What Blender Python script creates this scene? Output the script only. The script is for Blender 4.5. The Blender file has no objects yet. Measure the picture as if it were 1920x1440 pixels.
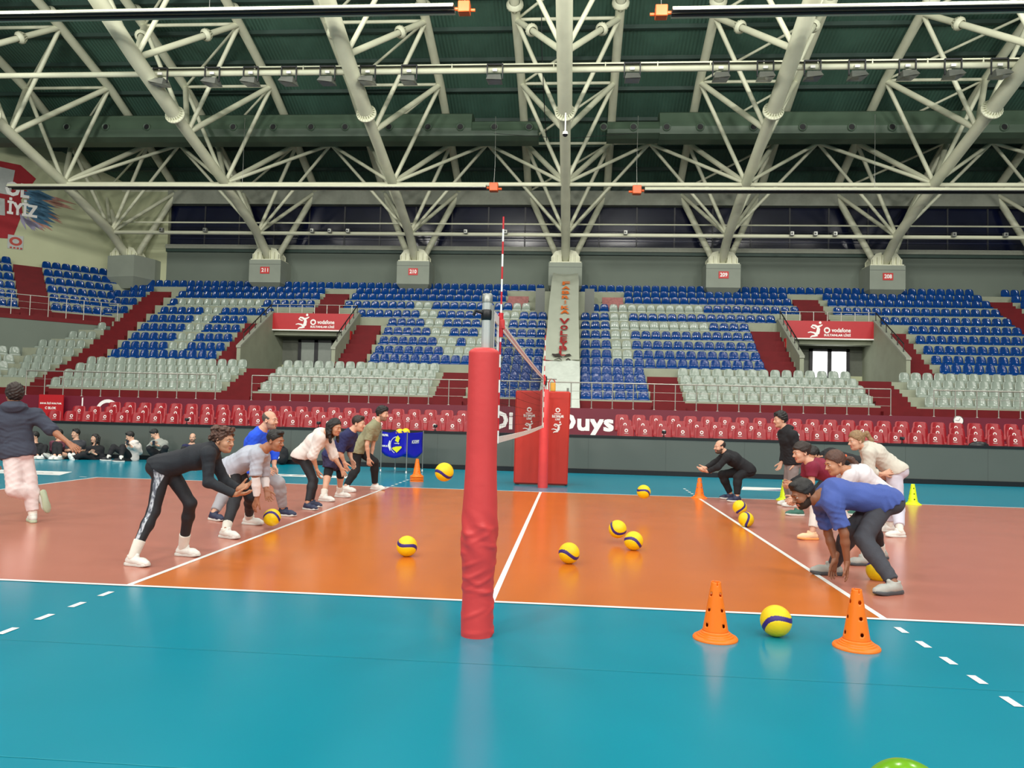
import bpy, math, random
import numpy as np
from mathutils import Vector, Matrix

scene = bpy.context.scene
COL = scene.collection
random.seed(7)

# ---------------------------------------------------------------- camera
CAM = np.array([0.614941, -6.09685, 1.462064])
YAW, PITCH, ROLL, FPX = -0.0808980, 0.0405123, 0.0251669, 1457.48
def _basis():
    cy, sy, cp, sp = math.cos(YAW), math.sin(YAW), math.cos(PITCH), math.sin(PITCH)
    f = np.array([sy*cp, cy*cp, sp]); r = np.array([cy, -sy, 0.0]); u = np.cross(r, f)
    return r*math.cos(ROLL)+u*math.sin(ROLL), u*math.cos(ROLL)-r*math.sin(ROLL), f
CR, CU, CF = _basis()
cam_data = bpy.data.cameras.new('camera'); cam = bpy.data.objects.new('camera', cam_data); COL.objects.link(cam)
cam_data.sensor_width = 36.0; cam_data.lens = FPX*36.0/1920.0
cam_data.clip_start = 0.05; cam_data.clip_end = 300
M = Matrix.Identity(4)
for i in range(3):
    M[i][0] = CR[i]; M[i][1] = CU[i]; M[i][2] = -CF[i]; M[i][3] = CAM[i]
cam.matrix_world = M
scene.camera = cam

# ---------------------------------------------------------------- view, world, hall lights
vs = scene.view_settings
vs.view_transform = 'Standard'; vs.look = 'None'; vs.gamma = 1.0; vs.use_curve_mapping = False
vs.exposure = EXPOSURE = -0.2
world = bpy.data.worlds.new('hall_air'); scene.world = world; world.use_nodes = True
wb = world.node_tree.nodes['Background']; wb.inputs[0].default_value = (0.80, 0.86, 0.84, 1); wb.inputs[1].default_value = 0.30

def area(name, loc, target, sx, sy, power, color=(1, .97, .90)):
    l = bpy.data.lights.new(name, 'AREA'); l.shape = 'RECTANGLE'; l.size = sx; l.size_y = sy
    l.energy = power; l.color = color
    o = bpy.data.objects.new(name, l); COL.objects.link(o); o.location = loc
    d = Vector(target)-Vector(loc); o.rotation_euler = d.to_track_quat('-Z', 'Y').to_euler()
    return o
# floodlight bars above and behind the view, with two rows added as fill
for x in (-21, -12.6, -4.2, 4.2, 12.6, 21):
    area('unseen_hall_light', (x, 14.5, 15.2), (x*0.95, 12.5, 0), 1.5, 0.8, 520)
    area('unseen_hall_light', (x, 15.5, 15.4), (x*0.95, 33.0, 7), 1.5, 0.8, 680)  # added row, brightens the stands and trusses
    area('unseen_hall_light', (x, 4.0, 15.6), (x*0.85, 5.5, 0), 1.5, 0.8, 400)
    area('unseen_hall_light', (x, -7.0, 15.2), (x*0.9, 22.0, 8.0), 1.5, 0.8, 1000)
    area('unseen_hall_light', (x, -19.0, 12.5), (x*0.7, 6.0, 1.0), 1.5, 0.8, 1100)  # added fill row behind the camera for pads and people

# ---------------------------------------------------------------- helpers
def at(px, py, Y):
    d = CF + CR*((px-960)/FPX) + CU*((720-py)/FPX)
    return CAM + d*((Y-CAM[1])/d[1])
def ground(px, py, z=0.0):
    d = CF + CR*((px-960)/FPX) + CU*((720-py)/FPX)
    return CAM + d*((z-CAM[2])/d[2])

def srgb(r, g, b):
    f = lambda c: (c/255/12.92) if c/255 <= .04045 else ((c/255+.055)/1.055)**2.4
    return (f(r), f(g), f(b), 1)

MATS = {}
def mat(name, rgb, rough=.5, metal=0., var=.06, scale=6., bump=0., bscale=40., spec=.5, coat=0., emit=None, coords='Object'):
    if name in MATS: return MATS[name]
    m = bpy.data.materials.new(name); m.use_nodes = True
    nt = m.node_tree; N = nt.nodes; L = nt.links; b = N['Principled BSDF']
    c = srgb(*rgb)
    b.inputs['Roughness'].default_value = rough; b.inputs['Metallic'].default_value = metal
    b.inputs['Specular IOR Level'].default_value = spec
    b.inputs['Coat Weight'].default_value = coat
    tc = N.new('ShaderNodeTexCoord'); nz = N.new('ShaderNodeTexNoise'); nz.inputs['Scale'].default_value = scale; nz.inputs['Detail'].default_value = 4
    L.new(tc.outputs[coords], nz.inputs['Vector'])
    rp = N.new('ShaderNodeValToRGB'); e = rp.color_ramp.elements
    e[0].position = .3; e[1].position = .7
    e[0].color = tuple(v*(1-var) for v in c[:3])+(1,); e[1].color = tuple(min(1, v*(1+var)) for v in c[:3])+(1,)
    L.new(nz.outputs['Fac'], rp.inputs['Fac']); L.new(rp.outputs['Color'], b.inputs['Base Color'])
    if bump:
        n2 = N.new('ShaderNodeTexNoise'); n2.inputs['Scale'].default_value = bscale; n2.inputs['Detail'].default_value = 3
        L.new(tc.outputs[coords], n2.inputs['Vector'])
        bp = N.new('ShaderNodeBump'); bp.inputs['Strength'].default_value = bump; bp.inputs['Distance'].default_value = .02
        L.new(n2.outputs['Fac'], bp.inputs['Height']); L.new(bp.outputs['Normal'], b.inputs['Normal'])
    if emit:
        b.inputs['Emission Color'].default_value = srgb(*emit[0]); b.inputs['Emission Strength'].default_value = emit[1]
    MATS[name] = m
    return m

def wloc(o):
    v = Vector((0, 0, 0))
    while o is not None:
        v += o.location; o = o.parent
    return v
def tag(o, label=None, cat=None, group=None, kind=None):
    if label: o['label'] = label
    if cat: o['category'] = cat
    if group: o['group'] = group
    if kind: o['kind'] = kind
    return o
def empty(name, loc, label=None, cat=None, group=None, kind=None, rz=0):
    o = bpy.data.objects.new(name, None); o.empty_display_size = .1; COL.objects.link(o)
    o.location = [float(v) for v in loc]; o.rotation_euler[2] = rz
    return tag(o, label, cat, group, kind)
def link(name, me, parent=None, loc=None):
    o = bpy.data.objects.new(name, me); COL.objects.link(o)
    if parent is not None: o.parent = parent
    if loc is not None: o.location = [float(v) for v in loc]
    return o

class MB:
    """collects shapes; build() links them as one mesh object (vertices given in world space)"""
    def __init__(s): s.v = []; s.f = []; s.m = []; s.sm = []
    def add(s, verts, faces, mi=0, smooth=False):
        n = len(s.v); s.v.extend([tuple(float(c) for c in p) for p in verts])
        for f in faces: s.f.append(tuple(i+n for i in f)); s.m.append(mi); s.sm.append(smooth)
        return s
    def box(s, lo, hi, mi=0):
        x0, y0, z0 = lo; x1, y1, z1 = hi
        return s.add([(x0,y0,z0),(x1,y0,z0),(x1,y1,z0),(x0,y1,z0),(x0,y0,z1),(x1,y0,z1),(x1,y1,z1),(x0,y1,z1)],
                     [(0,3,2,1),(4,5,6,7),(0,1,5,4),(1,2,6,5),(2,3,7,6),(3,0,4,7)], mi)
    def bevbox(s, lo, hi, b=.02, mi=0):
        lo = np.array(lo, float); hi = np.array(hi, float); c = (lo+hi)/2; h = (hi-lo)/2
        b = min(b, *(h*.49)); V = []; idx = {}
        for sx in (-1,1):
            for sy in (-1,1):
                for sz in (-1,1):
                    for a in range(3):
                        q = h-b; q[a] = h[a]; idx[(sx,sy,sz,a)] = len(V); V.append(c+q*np.array((sx,sy,sz)))
        F = []
        def g(sx,sy,sz,a): return idx[(sx,sy,sz,a)]
        for sg in (-1,1):
            o = [(-1,-1),(1,-1),(1,1),(-1,1)]
            if sg < 0: o = o[::-1]
            F.append(tuple(g(sg,p,q,0) for p,q in o)); F.append(tuple(g(q,sg,p,1) for p,q in o)); F.append(tuple(g(p,q,sg,2) for p,q in o))
        for p in (-1,1):
            for q in (-1,1):
                fl = p*q > 0
                for e in ([g(p,q,-1,0),g(p,q,-1,1),g(p,q,1,1),g(p,q,1,0)],[g(-1,p,q,1),g(-1,p,q,2),g(1,p,q,2),g(1,p,q,1)],[g(q,-1,p,2),g(q,-1,p,0),g(q,1,p,0),g(q,1,p,2)]):
                    F.append(tuple(e if fl else e[::-1]))
                for r in (-1,1):
                    t = (g(p,q,r,0),g(p,q,r,1),g(p,q,r,2)); F.append(t if p*q*r > 0 else t[::-1])
        return s.add(V, F, mi)
    def tube(s, pts, r, n=10, mi=0, caps=True, smooth=True):
        pts = [np.array(p, float) for p in pts]
        rs = r if hasattr(r, '__len__') else [r]*len(pts)
        V = []; F = []; up = None
        for i, p in enumerate(pts):
            t = pts[min(i+1, len(pts)-1)]-pts[max(i-1, 0)]; t = t/(np.linalg.norm(t)+1e-12)
            if up is None:
                a = np.array((0,0,1.)) if abs(t[2]) < .9 else np.array((1.,0,0)); up = np.cross(t, a)
            up = up-t*np.dot(up, t); up /= np.linalg.norm(up)+1e-12; w = np.cross(t, up)
            for k in range(n):
                a = 2*math.pi*k/n; V.append(p+rs[i]*(math.cos(a)*up+math.sin(a)*w))
        for i in range(len(pts)-1):
            for k in range(n):
                F.append((i*n+k, i*n+(k+1)%n, (i+1)*n+(k+1)%n, (i+1)*n+k))
        s.add(V, F, mi, smooth)
        if caps:
            s.add(V[:n], [tuple(range(n))[::-1]], mi); s.add(V[-n:], [tuple(range(n))], mi)
        return s
    def lathe(s, prof, c=(0,0,0), n=24, mi=0, smooth=True, axis=None):
        """prof: (radius, height) list about z, or about the given axis vector"""
        c = np.array(c, float)
        if axis is None: ex, ey, ez = np.eye(3)
        else:
            ez = np.array(axis, float); ez /= np.linalg.norm(ez); a = np.array((0,0,1.)) if abs(ez[2]) < .9 else np.array((1.,0,0))
            ex = np.cross(a, ez); ex /= np.linalg.norm(ex); ey = np.cross(ez, ex)
        V = []; F = []
        for r, z in prof:
            for k in range(n):
                a = 2*math.pi*k/n; V.append(c+ex*(r*math.cos(a))+ey*(r*math.sin(a))+ez*z)
        for i in range(len(prof)-1):
            for k in range(n):
                F.append((i*n+k, i*n+(k+1)%n, (i+1)*n+(k+1)%n, (i+1)*n+k))
        return s.add(V, F, mi, smooth)
    def disc(s, c, r, axis, n=20, mi=0):
        return s.lathe([(r, 0), (1e-4, 0)], c, n, mi, False, axis)
    def poly(s, pts, off, mi=0):
        """closed planar polygon extruded by vector off"""
        n = len(pts); off = np.array(off, float); a = [np.array(p, float) for p in pts]; b = [p+off for p in a]
        F = [tuple(range(n)), tuple(range(2*n-1, n-1, -1))]+[(i, n+i, n+(i+1)%n, (i+1)%n) for i in range(n)]
        return s.add(a+b, F, mi)
    def build(s, name, mats, parent=None, label=None, cat=None, group=None, kind=None, fix=True):
        me = bpy.data.meshes.new(name)
        L = wloc(parent) if parent is not None else Vector((0,0,0))
        me.from_pydata([(v[0]-L.x, v[1]-L.y, v[2]-L.z) for v in s.v], [], s.f)
        for m in (mats if isinstance(mats, (list, tuple)) else [mats]): me.materials.append(m)
        me.polygons.foreach_set('material_index', s.m); me.polygons.foreach_set('use_smooth', s.sm)
        if fix:
            import bmesh
            bm = bmesh.new(); bm.from_mesh(me); bmesh.ops.recalc_face_normals(bm, faces=bm.faces); bm.to_mesh(me); bm.free()
        me.update()
        return tag(link(name, me, parent), label, cat, group, kind)
    def thing(s, name, mats, label, cat, group=None, kind=None):
        """single-mesh top-level thing with its origin at its base"""
        a = np.array(s.v); c = (a.min(0)+a.max(0))/2; c[2] = a[:, 2].min()
        s.v = [tuple(p-c) for p in a]
        o = s.build(name, mats, None, label, cat, group, kind); o.location = [float(q) for q in c]
        return o

_txt = {}
def text_geo(body, spacing=1.0):
    key = (body, spacing)
    if key in _txt: return _txt[key]
    cu = bpy.data.curves.new('letters', 'FONT'); cu.body = body; cu.resolution_u = 2; cu.space_character = spacing
    o = bpy.data.objects.new('letters', cu); COL.objects.link(o)
    dg = bpy.context.evaluated_depsgraph_get(); me = bpy.data.meshes.new_from_object(o.evaluated_get(dg))
    v = np.array([tuple(p.co) for p in me.vertices]); f = [tuple(p.vertices) for p in me.polygons]
    bpy.data.objects.remove(o); bpy.data.curves.remove(cu); bpy.data.meshes.remove(me)
    lo, hi = v.min(0), v.max(0); v = (v-lo)/np.maximum(hi-lo, 1e-6)
    asp = (hi[0]-lo[0])/max(hi[1]-lo[1], 1e-6)
    _txt[key] = (v, f, asp); return _txt[key]
def put_text(mb, body, org, right, up, w, h, mi=0, spacing=1.0, bold=0.0):
    """flat lettering: bottom-left corner org, fitted into w x h along unit vectors right / up"""
    v, f, asp = text_geo(body, spacing); org = np.array(org, float); right = np.array(right, float); up = np.array(up, float)
    nrm = np.cross(right, up)
    shifts = [(0, 0)] if not bold else [(0, 0), (bold, 0), (0, bold), (bold, bold)]
    for k, (dx, dy) in enumerate(shifts):
        mb.add([org+right*(p[0]*w+dx)+up*(p[1]*h+dy)+nrm*(.0004*k) for p in v], f, mi)
def ring(mb, c, right, up, r0, r1, mi=0, n=28, a0=0, a1=2*math.pi):
    c = np.array(c, float); right = np.array(right, float); up = np.array(up, float); V = []; F = []
    full = abs(a1-a0-2*math.pi) < 1e-6; m = n if full else n+1
    for k in range(m):
        a = a0+(a1-a0)*k/n; d = right*math.cos(a)+up*math.sin(a); V += [c+d*r0, c+d*r1]
    for k in range(n): 
        i, j = 2*k, 2*((k+1) % m); F.append((i, i+1, j+1, j))
    mb.add(V, F, mi)
def ribbon(mb, pts, ws, org, right, up, s, mi=0):
    """flat stroke through 2-D points with widths, drawn on a plane"""
    org = np.array(org, float); right = np.array(right, float); up = np.array(up, float); P = [np.array(p, float) for p in pts]; V = []; F = []
    for i, p in enumerate(P):
        t = P[min(i+1, len(P)-1)]-P[max(i-1, 0)]; t /= np.linalg.norm(t)+1e-9; n = np.array((-t[1], t[0]))
        for q in (p+n*ws[i]/2, p-n*ws[i]/2): V.append(org+right*(q[0]*s)+up*(q[1]*s))
    mb.k = getattr(mb, 'k', 0)+1; nr = np.cross(right, up)*.0015*mb.k
    for i in range(len(P)-1): F.append((2*i, 2*i+1, 2*i+3, 2*i+2))
    mb.add([v+nr for v in V], F, mi)
def phone_mark(mb, c, right, up, r, mi=0):
    """round emblem: ring with a drop-shaped inside notch"""
    ring(mb, c, right, up, r*.56, r, mi, 22)
    c = np.array(c, float); ribbon(mb, [(.1, .7), (-.02, .5), (-.04, .3)], [.1, .28, .06], c, right, up, r, mi)
def player_mark(mb, org, right, up, s, mi=0):
    """leaping player silhouette about 1 high"""
    right = np.array(right, float)*.92
    rib = lambda p, w: ribbon(mb, p, w, org, right, up, s, mi)
    ring(mb, np.array(org)+np.array(right)*.83*s+np.array(up)*.93*s, right, up, 0, .085*s, mi, 14)
    rib([(.98, .8), (.84, .72), (.66, .66)], [.06, .1, .13])
    rib([(.66, .72), (.72, .52), (.68, .3), (.52, .14)], [.12, .22, .24, .14])
    rib([(.62, .66), (.5, .74), (.34, .76), (.24, .66), (.4, .58), (.52, .56)], [.16, .12, .11, .09, .08, .07])
    rib([(.62, .2), (.4, .3), (.2, .34), (.02, .3)], [.16, .1, .08, .05])
    rib([(.66, .16), (.46, .1), (.3, .08), (.18, 0)], [.16, .12, .1, .05])
# ================================================================ materials
def court_mat(name, rgb, rough=.30):
    m = mat(name, rgb, rough=rough, var=.035, scale=1.1, bump=.03, bscale=160., spec=.5)
    return m
m_teal = court_mat('teal_sports_vinyl', (0, 136, 160), .2)
m_orange = court_mat('orange_sports_vinyl', (204, 110, 38), .2)
m_salmon = court_mat('salmon_sports_vinyl', (186, 116, 97), .22)
m_line = mat('white_court_paint', (235, 238, 236), .35, var=.02)
m_conc = mat('pale_concrete', (140, 146, 126), .8, var=.08, scale=1.5, bump=.1, bscale=25)
m_redstep = mat('red_painted_step', (98, 14, 20), .7, var=.10, scale=2.5, spec=.3)
m_redfade = mat('worn_pink_step_paint', (150, 96, 92), .7, var=.22, scale=8)
m_maroon = mat('maroon_wall_vinyl', (104, 22, 42), .45, var=.06, scale=.8, bump=.08, bscale=3)
m_graywall = mat('grey_board_panel', (84, 90, 84), .5, var=.05, scale=.7)
m_black = mat('black_trim', (12, 13, 18), .4)
m_backwall = mat('grey_painted_wall', (102, 112, 102), .85, var=.05, scale=.5, bump=.1, bscale=30)
m_box = mat('grey_pillar_concrete', (134, 142, 130), .8, var=.05, scale=1.2)
m_cream = mat('cream_wall_paint', (182, 187, 152), .85, var=.05, scale=.6)
m_steel = mat('cream_painted_steel', (208, 210, 184), .5, var=.06, scale=1.5)
m_deck = mat('green_roof_deck', (58, 90, 76), .7, var=.14, scale=.5)
m_purlin = mat('dark_green_purlin', (38, 60, 52), .6)
m_duct = mat('green_duct_metal', (74, 94, 76), .5, var=.08, scale=1.2)
m_navy = mat('dark_window_glass', (10, 16, 42), .18, var=.2, scale=.5)
m_lightbeam = mat('pale_fascia', (146, 150, 136), .7)
m_blue = mat('blue_seat_plastic', (2, 52, 114), .13, var=.10, scale=.35, coords='Object', spec=.35)
m_white = mat('white_seat_plastic', (136, 148, 137), .2, var=.05, scale=.4)
m_redseat = mat('red_seat_plastic', (146, 20, 30), .42, var=.05)
m_logo = mat('white_print', (238, 236, 232), .5, var=.01)
m_rail = mat('brushed_rail_steel', (170, 168, 158), .35, metal=.7)
m_darkrail = mat('dark_handrail', (46, 46, 44), .45, metal=.4)
m_sign = mat('red_sign_panel', (176, 26, 34), .45, var=.03)
m_plate = mat('red_number_plate', (188, 36, 34), .5)
m_glass = mat('frosted_door_glass', (124, 130, 122), .25, var=.05, emit=((150, 160, 150), .12))  # faint emission put in as dim light from behind the pane
m_daylit = mat('daylit_door_glass', (250, 250, 250), .4, emit=((255, 255, 255), 3.0))
m_orangebox = mat('orange_burner_box', (222, 96, 40), .45)
m_galv = mat('galvanised_metal', (150, 152, 146), .35, metal=.6)
m_dark = mat('charcoal_metal', (40, 42, 46), .45)
EX, EY, EZ = np.eye(3)

# ================================================================ floor
fl = MB().box((-34, -12, -.25), (34, 14.36, 0)).build('floor', m_teal, kind='structure', label='teal sports floor around the court', cat='floor')
def zone(name, x0, y0, x1, y1, z, m): 
    return MB().add([(x0,y0,z),(x1,y0,z),(x1,y1,z),(x0,y1,z)], [(0,1,2,3)]).build(name, m, fl)
zone('attack_zone', -3, 0, 3, 9, .002, m_orange)
zone('back_zone', -9, 0, -3, 9, .002, m_salmon); zone('back_zone', 3, 0, 9, 9, .002, m_salmon)
W = .05
for (x0, y0, x1, y1) in [(-9, 0, 9, W), (-9, 9-W, 9, 9), (-9, W, -9+W, 9-W), (9-W, W, 9, 9-W), (-3, W, -3+W, 9-W), (3-W, W, 3, 9-W), (-W/2, W, W/2, 9-W)]:
    zone('court_line', x0, y0, x1, y1, .004, m_line)
for sx in (-1, 1):
    for k in range(5):
        x = sx*(3-W/2)
        zone('line_dash', x-W/2, -.2-.35*k-.15, x+W/2, -.2-.35*k, .003, m_line)
        zone('line_dash', x-W/2, 9.2+.35*k, x+W/2, 9.2+.35*k+.15, .003, m_line)
zone('line_dash', -9.35, 8.95, -9.2, 9, .003, m_line)
for (x0, x1, y0, y1, sk) in [(-12.0, -9.9, 9.15, 10.0, .3), (-6.9, -4.3, 10.6, 11.15, .0), (4.2, 7.2, 10.9, 11.7, -.2)]:
    d = MB().add([(x0,y0,.003),(x1,y0,.003),(x1-sk,y1,.003),(x0-sk,y1,.003)], [(0,1,2,3)]); d.build('floor_sticker', m_line, fl)
dk = mat('grey_sticker_print', (120, 128, 130), .5)
for (x0, y0, w) in [(-11.4, 9.4, 1.2), (-6.6, 10.78, 2.0)]:
    d = MB()
    for i in range(6):
        ribbon(d, [(i*.2, .0), (i*.2+.07, .09), (i*.2+.15, .05)], [.03, .05, .02], (x0, y0, .005), EX, EY, w/1.2)
    d.build('sticker_print', dk, fl)
d = MB().add([(4.6, 11.0, .005), (6.2, 11.0, .005), (6.0, 11.25, .005), (5.2, 11.3, .005)], [(0,1,2,3)]); d.build('sticker_print', mat('navy_sticker_print', (40, 50, 110), .5), fl)
# seams of the vinyl rolls
d = MB()
for y in (-1.5, -3.0):
    d.add([(-20, y, .0015), (20, y, .0015), (20, y+.006, .0015), (-20, y+.006, .0015)], [(0,1,2,3)])
d.build('vinyl_seam', mat('vinyl_seam', (34, 152, 170), .22), fl)

# ================================================================ perimeter wall, red seat platform, maroon wall
pw = MB().box((-30, 14.4, .12), (30, 14.52, .94)).build('wall_perimeter', m_graywall, kind='structure', label='low grey board wall along the far side of the floor', cat='wall')
MB().box((-30, 14.38, 0), (30, 14.54, .12)).build('kick_strip', m_black, pw)
MB().box((-30, 14.37, .94), (30, 14.56, 1.0)).build('top_rail', m_black, pw)
d = MB()
for i in range(30): d.box((-29+2*i, 14.398, .12), (-29+2*i+.008, 14.4, .94))
d.build('panel_joint', mat('panel_joint', (70, 73, 70), .6), pw)
pf = MB().box((-30, 14.6, -.2), (30, 15.5, .42)).build('floor_platform', m_dark, kind='structure', label='stepped platform under the red seats', cat='floor')
MB().box((-30, 15.5, -.2), (30, 16.55, .57)).build('step', m_dark, pf); MB().box((-30, 16.55, -.2), (30, 21, .72)).build('step', m_dark, pf)
MY = 21.0
mw = MB().box((-34, MY, 0), (34, MY+.25, 1.78)).build('wall_maroon', m_maroon, kind='structure', label='maroon wall behind the red seats', cat='wall')
# lettering on the maroon wall
tb = MB(); yy = MY-.004
put_text(tb, 'Di', (-2.25, yy, .98), EX, EZ, .68, .58, bold=.05)
put_text(tb, 'Duys', (.0, yy, .81), EX, EZ, 1.93, .74, bold=.05)
put_text(tb, 'u', (2.08, yy, .98), EX, EZ, .36, .44, bold=.05)
ring(tb, (-16.35, yy, 1.22), EX, EZ, .34, .46, n=30); tb.box((-17.35, yy-.002, 1.25), (-17.3, yy, 1.72))
tb.build('wall_lettering', m_logo, mw)
sp = MB().box((-18.83, MY-.25, .3), (-17.9, MY-.2, 1.80)); so = sp.build('notice_board', m_sign, None, 'red notice board with white lettering at the left end of the red seats', 'sign')
d = MB(); yb = MY-.254
put_text(d, 'SAHA İÇİ KOLTUK', (-18.78, yb, 1.44), EX, EZ, .82, .085, bold=.008); put_text(d, 'C BLOK', (-18.58, yb, 1.27), EX, EZ, .42, .085, bold=.008)
ring(d, (-18.17, yb, .98), EX, EZ, 0, .07, n=14); ribbon(d, [(-18.23, .8), (-18.1, .88), (-18.03, .93)], [.03, .05, .03], (0, yb, 0), EX, EZ, 1)
d.build('lettering', m_logo, so)
# clock
ck = empty('wall_clock', (13.39, MY-.04, 1.66), 'small round wall clock on the maroon wall at right', 'clock')
MB().lathe([(.001, .0), (.155, 0), (.17, .03), (.15, .045)], (13.39, MY, 1.66), 28, axis=-EY).build('case', m_galv, ck)
MB().disc((13.39, MY-.04, 1.66), .145, -EY, 28).build('dial', m_logo, ck)
d = MB(); ribbon(d, [(0, 0), (.05, .09)], [.016, .01], (13.39, MY-.046, 1.66), EX, EZ, 1); ribbon(d, [(0, 0), (-.11, .02)], [.012, .008], (13.39, MY-.046, 1.66), EX, EZ, 1)
d.build('hands', m_black, ck)

# ================================================================ grandstand
rowY = [25.8+.81*k for k in range(14)]
cz = [2.38, 2.79, 3.12, 3.47, 3.9, 4.36, 4.88, 5.43, 5.97, 6.5, 7.06, 7.6, 8.03, 8.46]
tz = [z-.19 for z in cz]; yf = [y-.30 for y in rowY]+[37.2]
gs = MB().box((-34, MY+.25, -.2), (34, yf[0], 1.78)).build('floor_walkway', m_redstep, kind='structure', label='red walkway in front of the lowest seat row', cat='floor')
st = empty('floor_grandstand', (0, yf[0], 0), 'stepped concrete seating terrace rising to the back wall', 'grandstand', kind='structure')
XL = [-25.2, -25.2, -25.5, -25.8, -26.0, -26.2, -25.6, -24.8, -23.2, -24.6, -24.6, -24.6, -24.8, -26.4]; XR = 27.0
TC, TH = 12.75, 2.25
for k in range(14):
    segs = [(XL[k], XR)]
    if 4 <= k <= 8: segs = [(XL[k], -TC-TH), (-TC+TH, TC-TH), (TC+TH, XR)]
    for a, b in segs:
        MB().box((a, yf[k], tz[k]-1.0), (b, yf[k+1]+.02, tz[k])).build('step', m_conc, st)
def stair(x0, x1, k0, k1, m=None, base=True):
    """red stair flight from row k0 to k1: one tread per row and a half step before it"""
    m = m or m_redstep
    for k in range(k0, k1+1):
        zb = tz[k-1] if k > 0 else 1.78
        MB().box((x0, yf[k]-.012, zb), (x1, yf[k+1], tz[k]+.012)).build('stair_step', m, st)
        MB().box((x0, yf[k]-.29, zb), (x1, yf[k]-.012, (zb+tz[k])/2)).build('stair_step', m, st)
stair(-23.1, -21.85, 0, 12)
stair(-16.15, -15.1, 4, 8); stair(-10.38, -9.12, 4, 8); stair(-13.1, -11.75, 10, 12); stair(-14.2, -12.85, 0, 3)
stair(-5.2, -3.95, 0, 3); stair(3.72, 5.02, 0, 3); stair(8.98, 10.36, 4, 8); stair(11.8, 13.12, 10, 12)
stair(15.1, 16.2, 4, 8); stair(12.6, 13.95, 0, 3); stair(21.6, 22.75, 4, 12)
stair(-.86, -.42, 4, 8, m_redfade); stair(-3.05, -1.95, 11, 12, m_redfade); stair(1.95, 3.05, 11, 12, m_redfade)
MB().box((-30, yf[0]-.01, 1.78), (28, yf[0], tz[0]-.06)).build('front_riser', m_redstep, st)
for sx in (-1, 1):
    MB().box((min(sx*1.02, sx*1.5), yf[10]-.05, tz[9]), (max(sx*1.02, sx*1.5), yf[12], tz[11]+.62)).build('pier', m_graywall, st)
MB().box((-1.02, yf[10]-.1, tz[9]), (1.02, yf[13], tz[11]+.45)).build('pier', m_conc, st)

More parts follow.
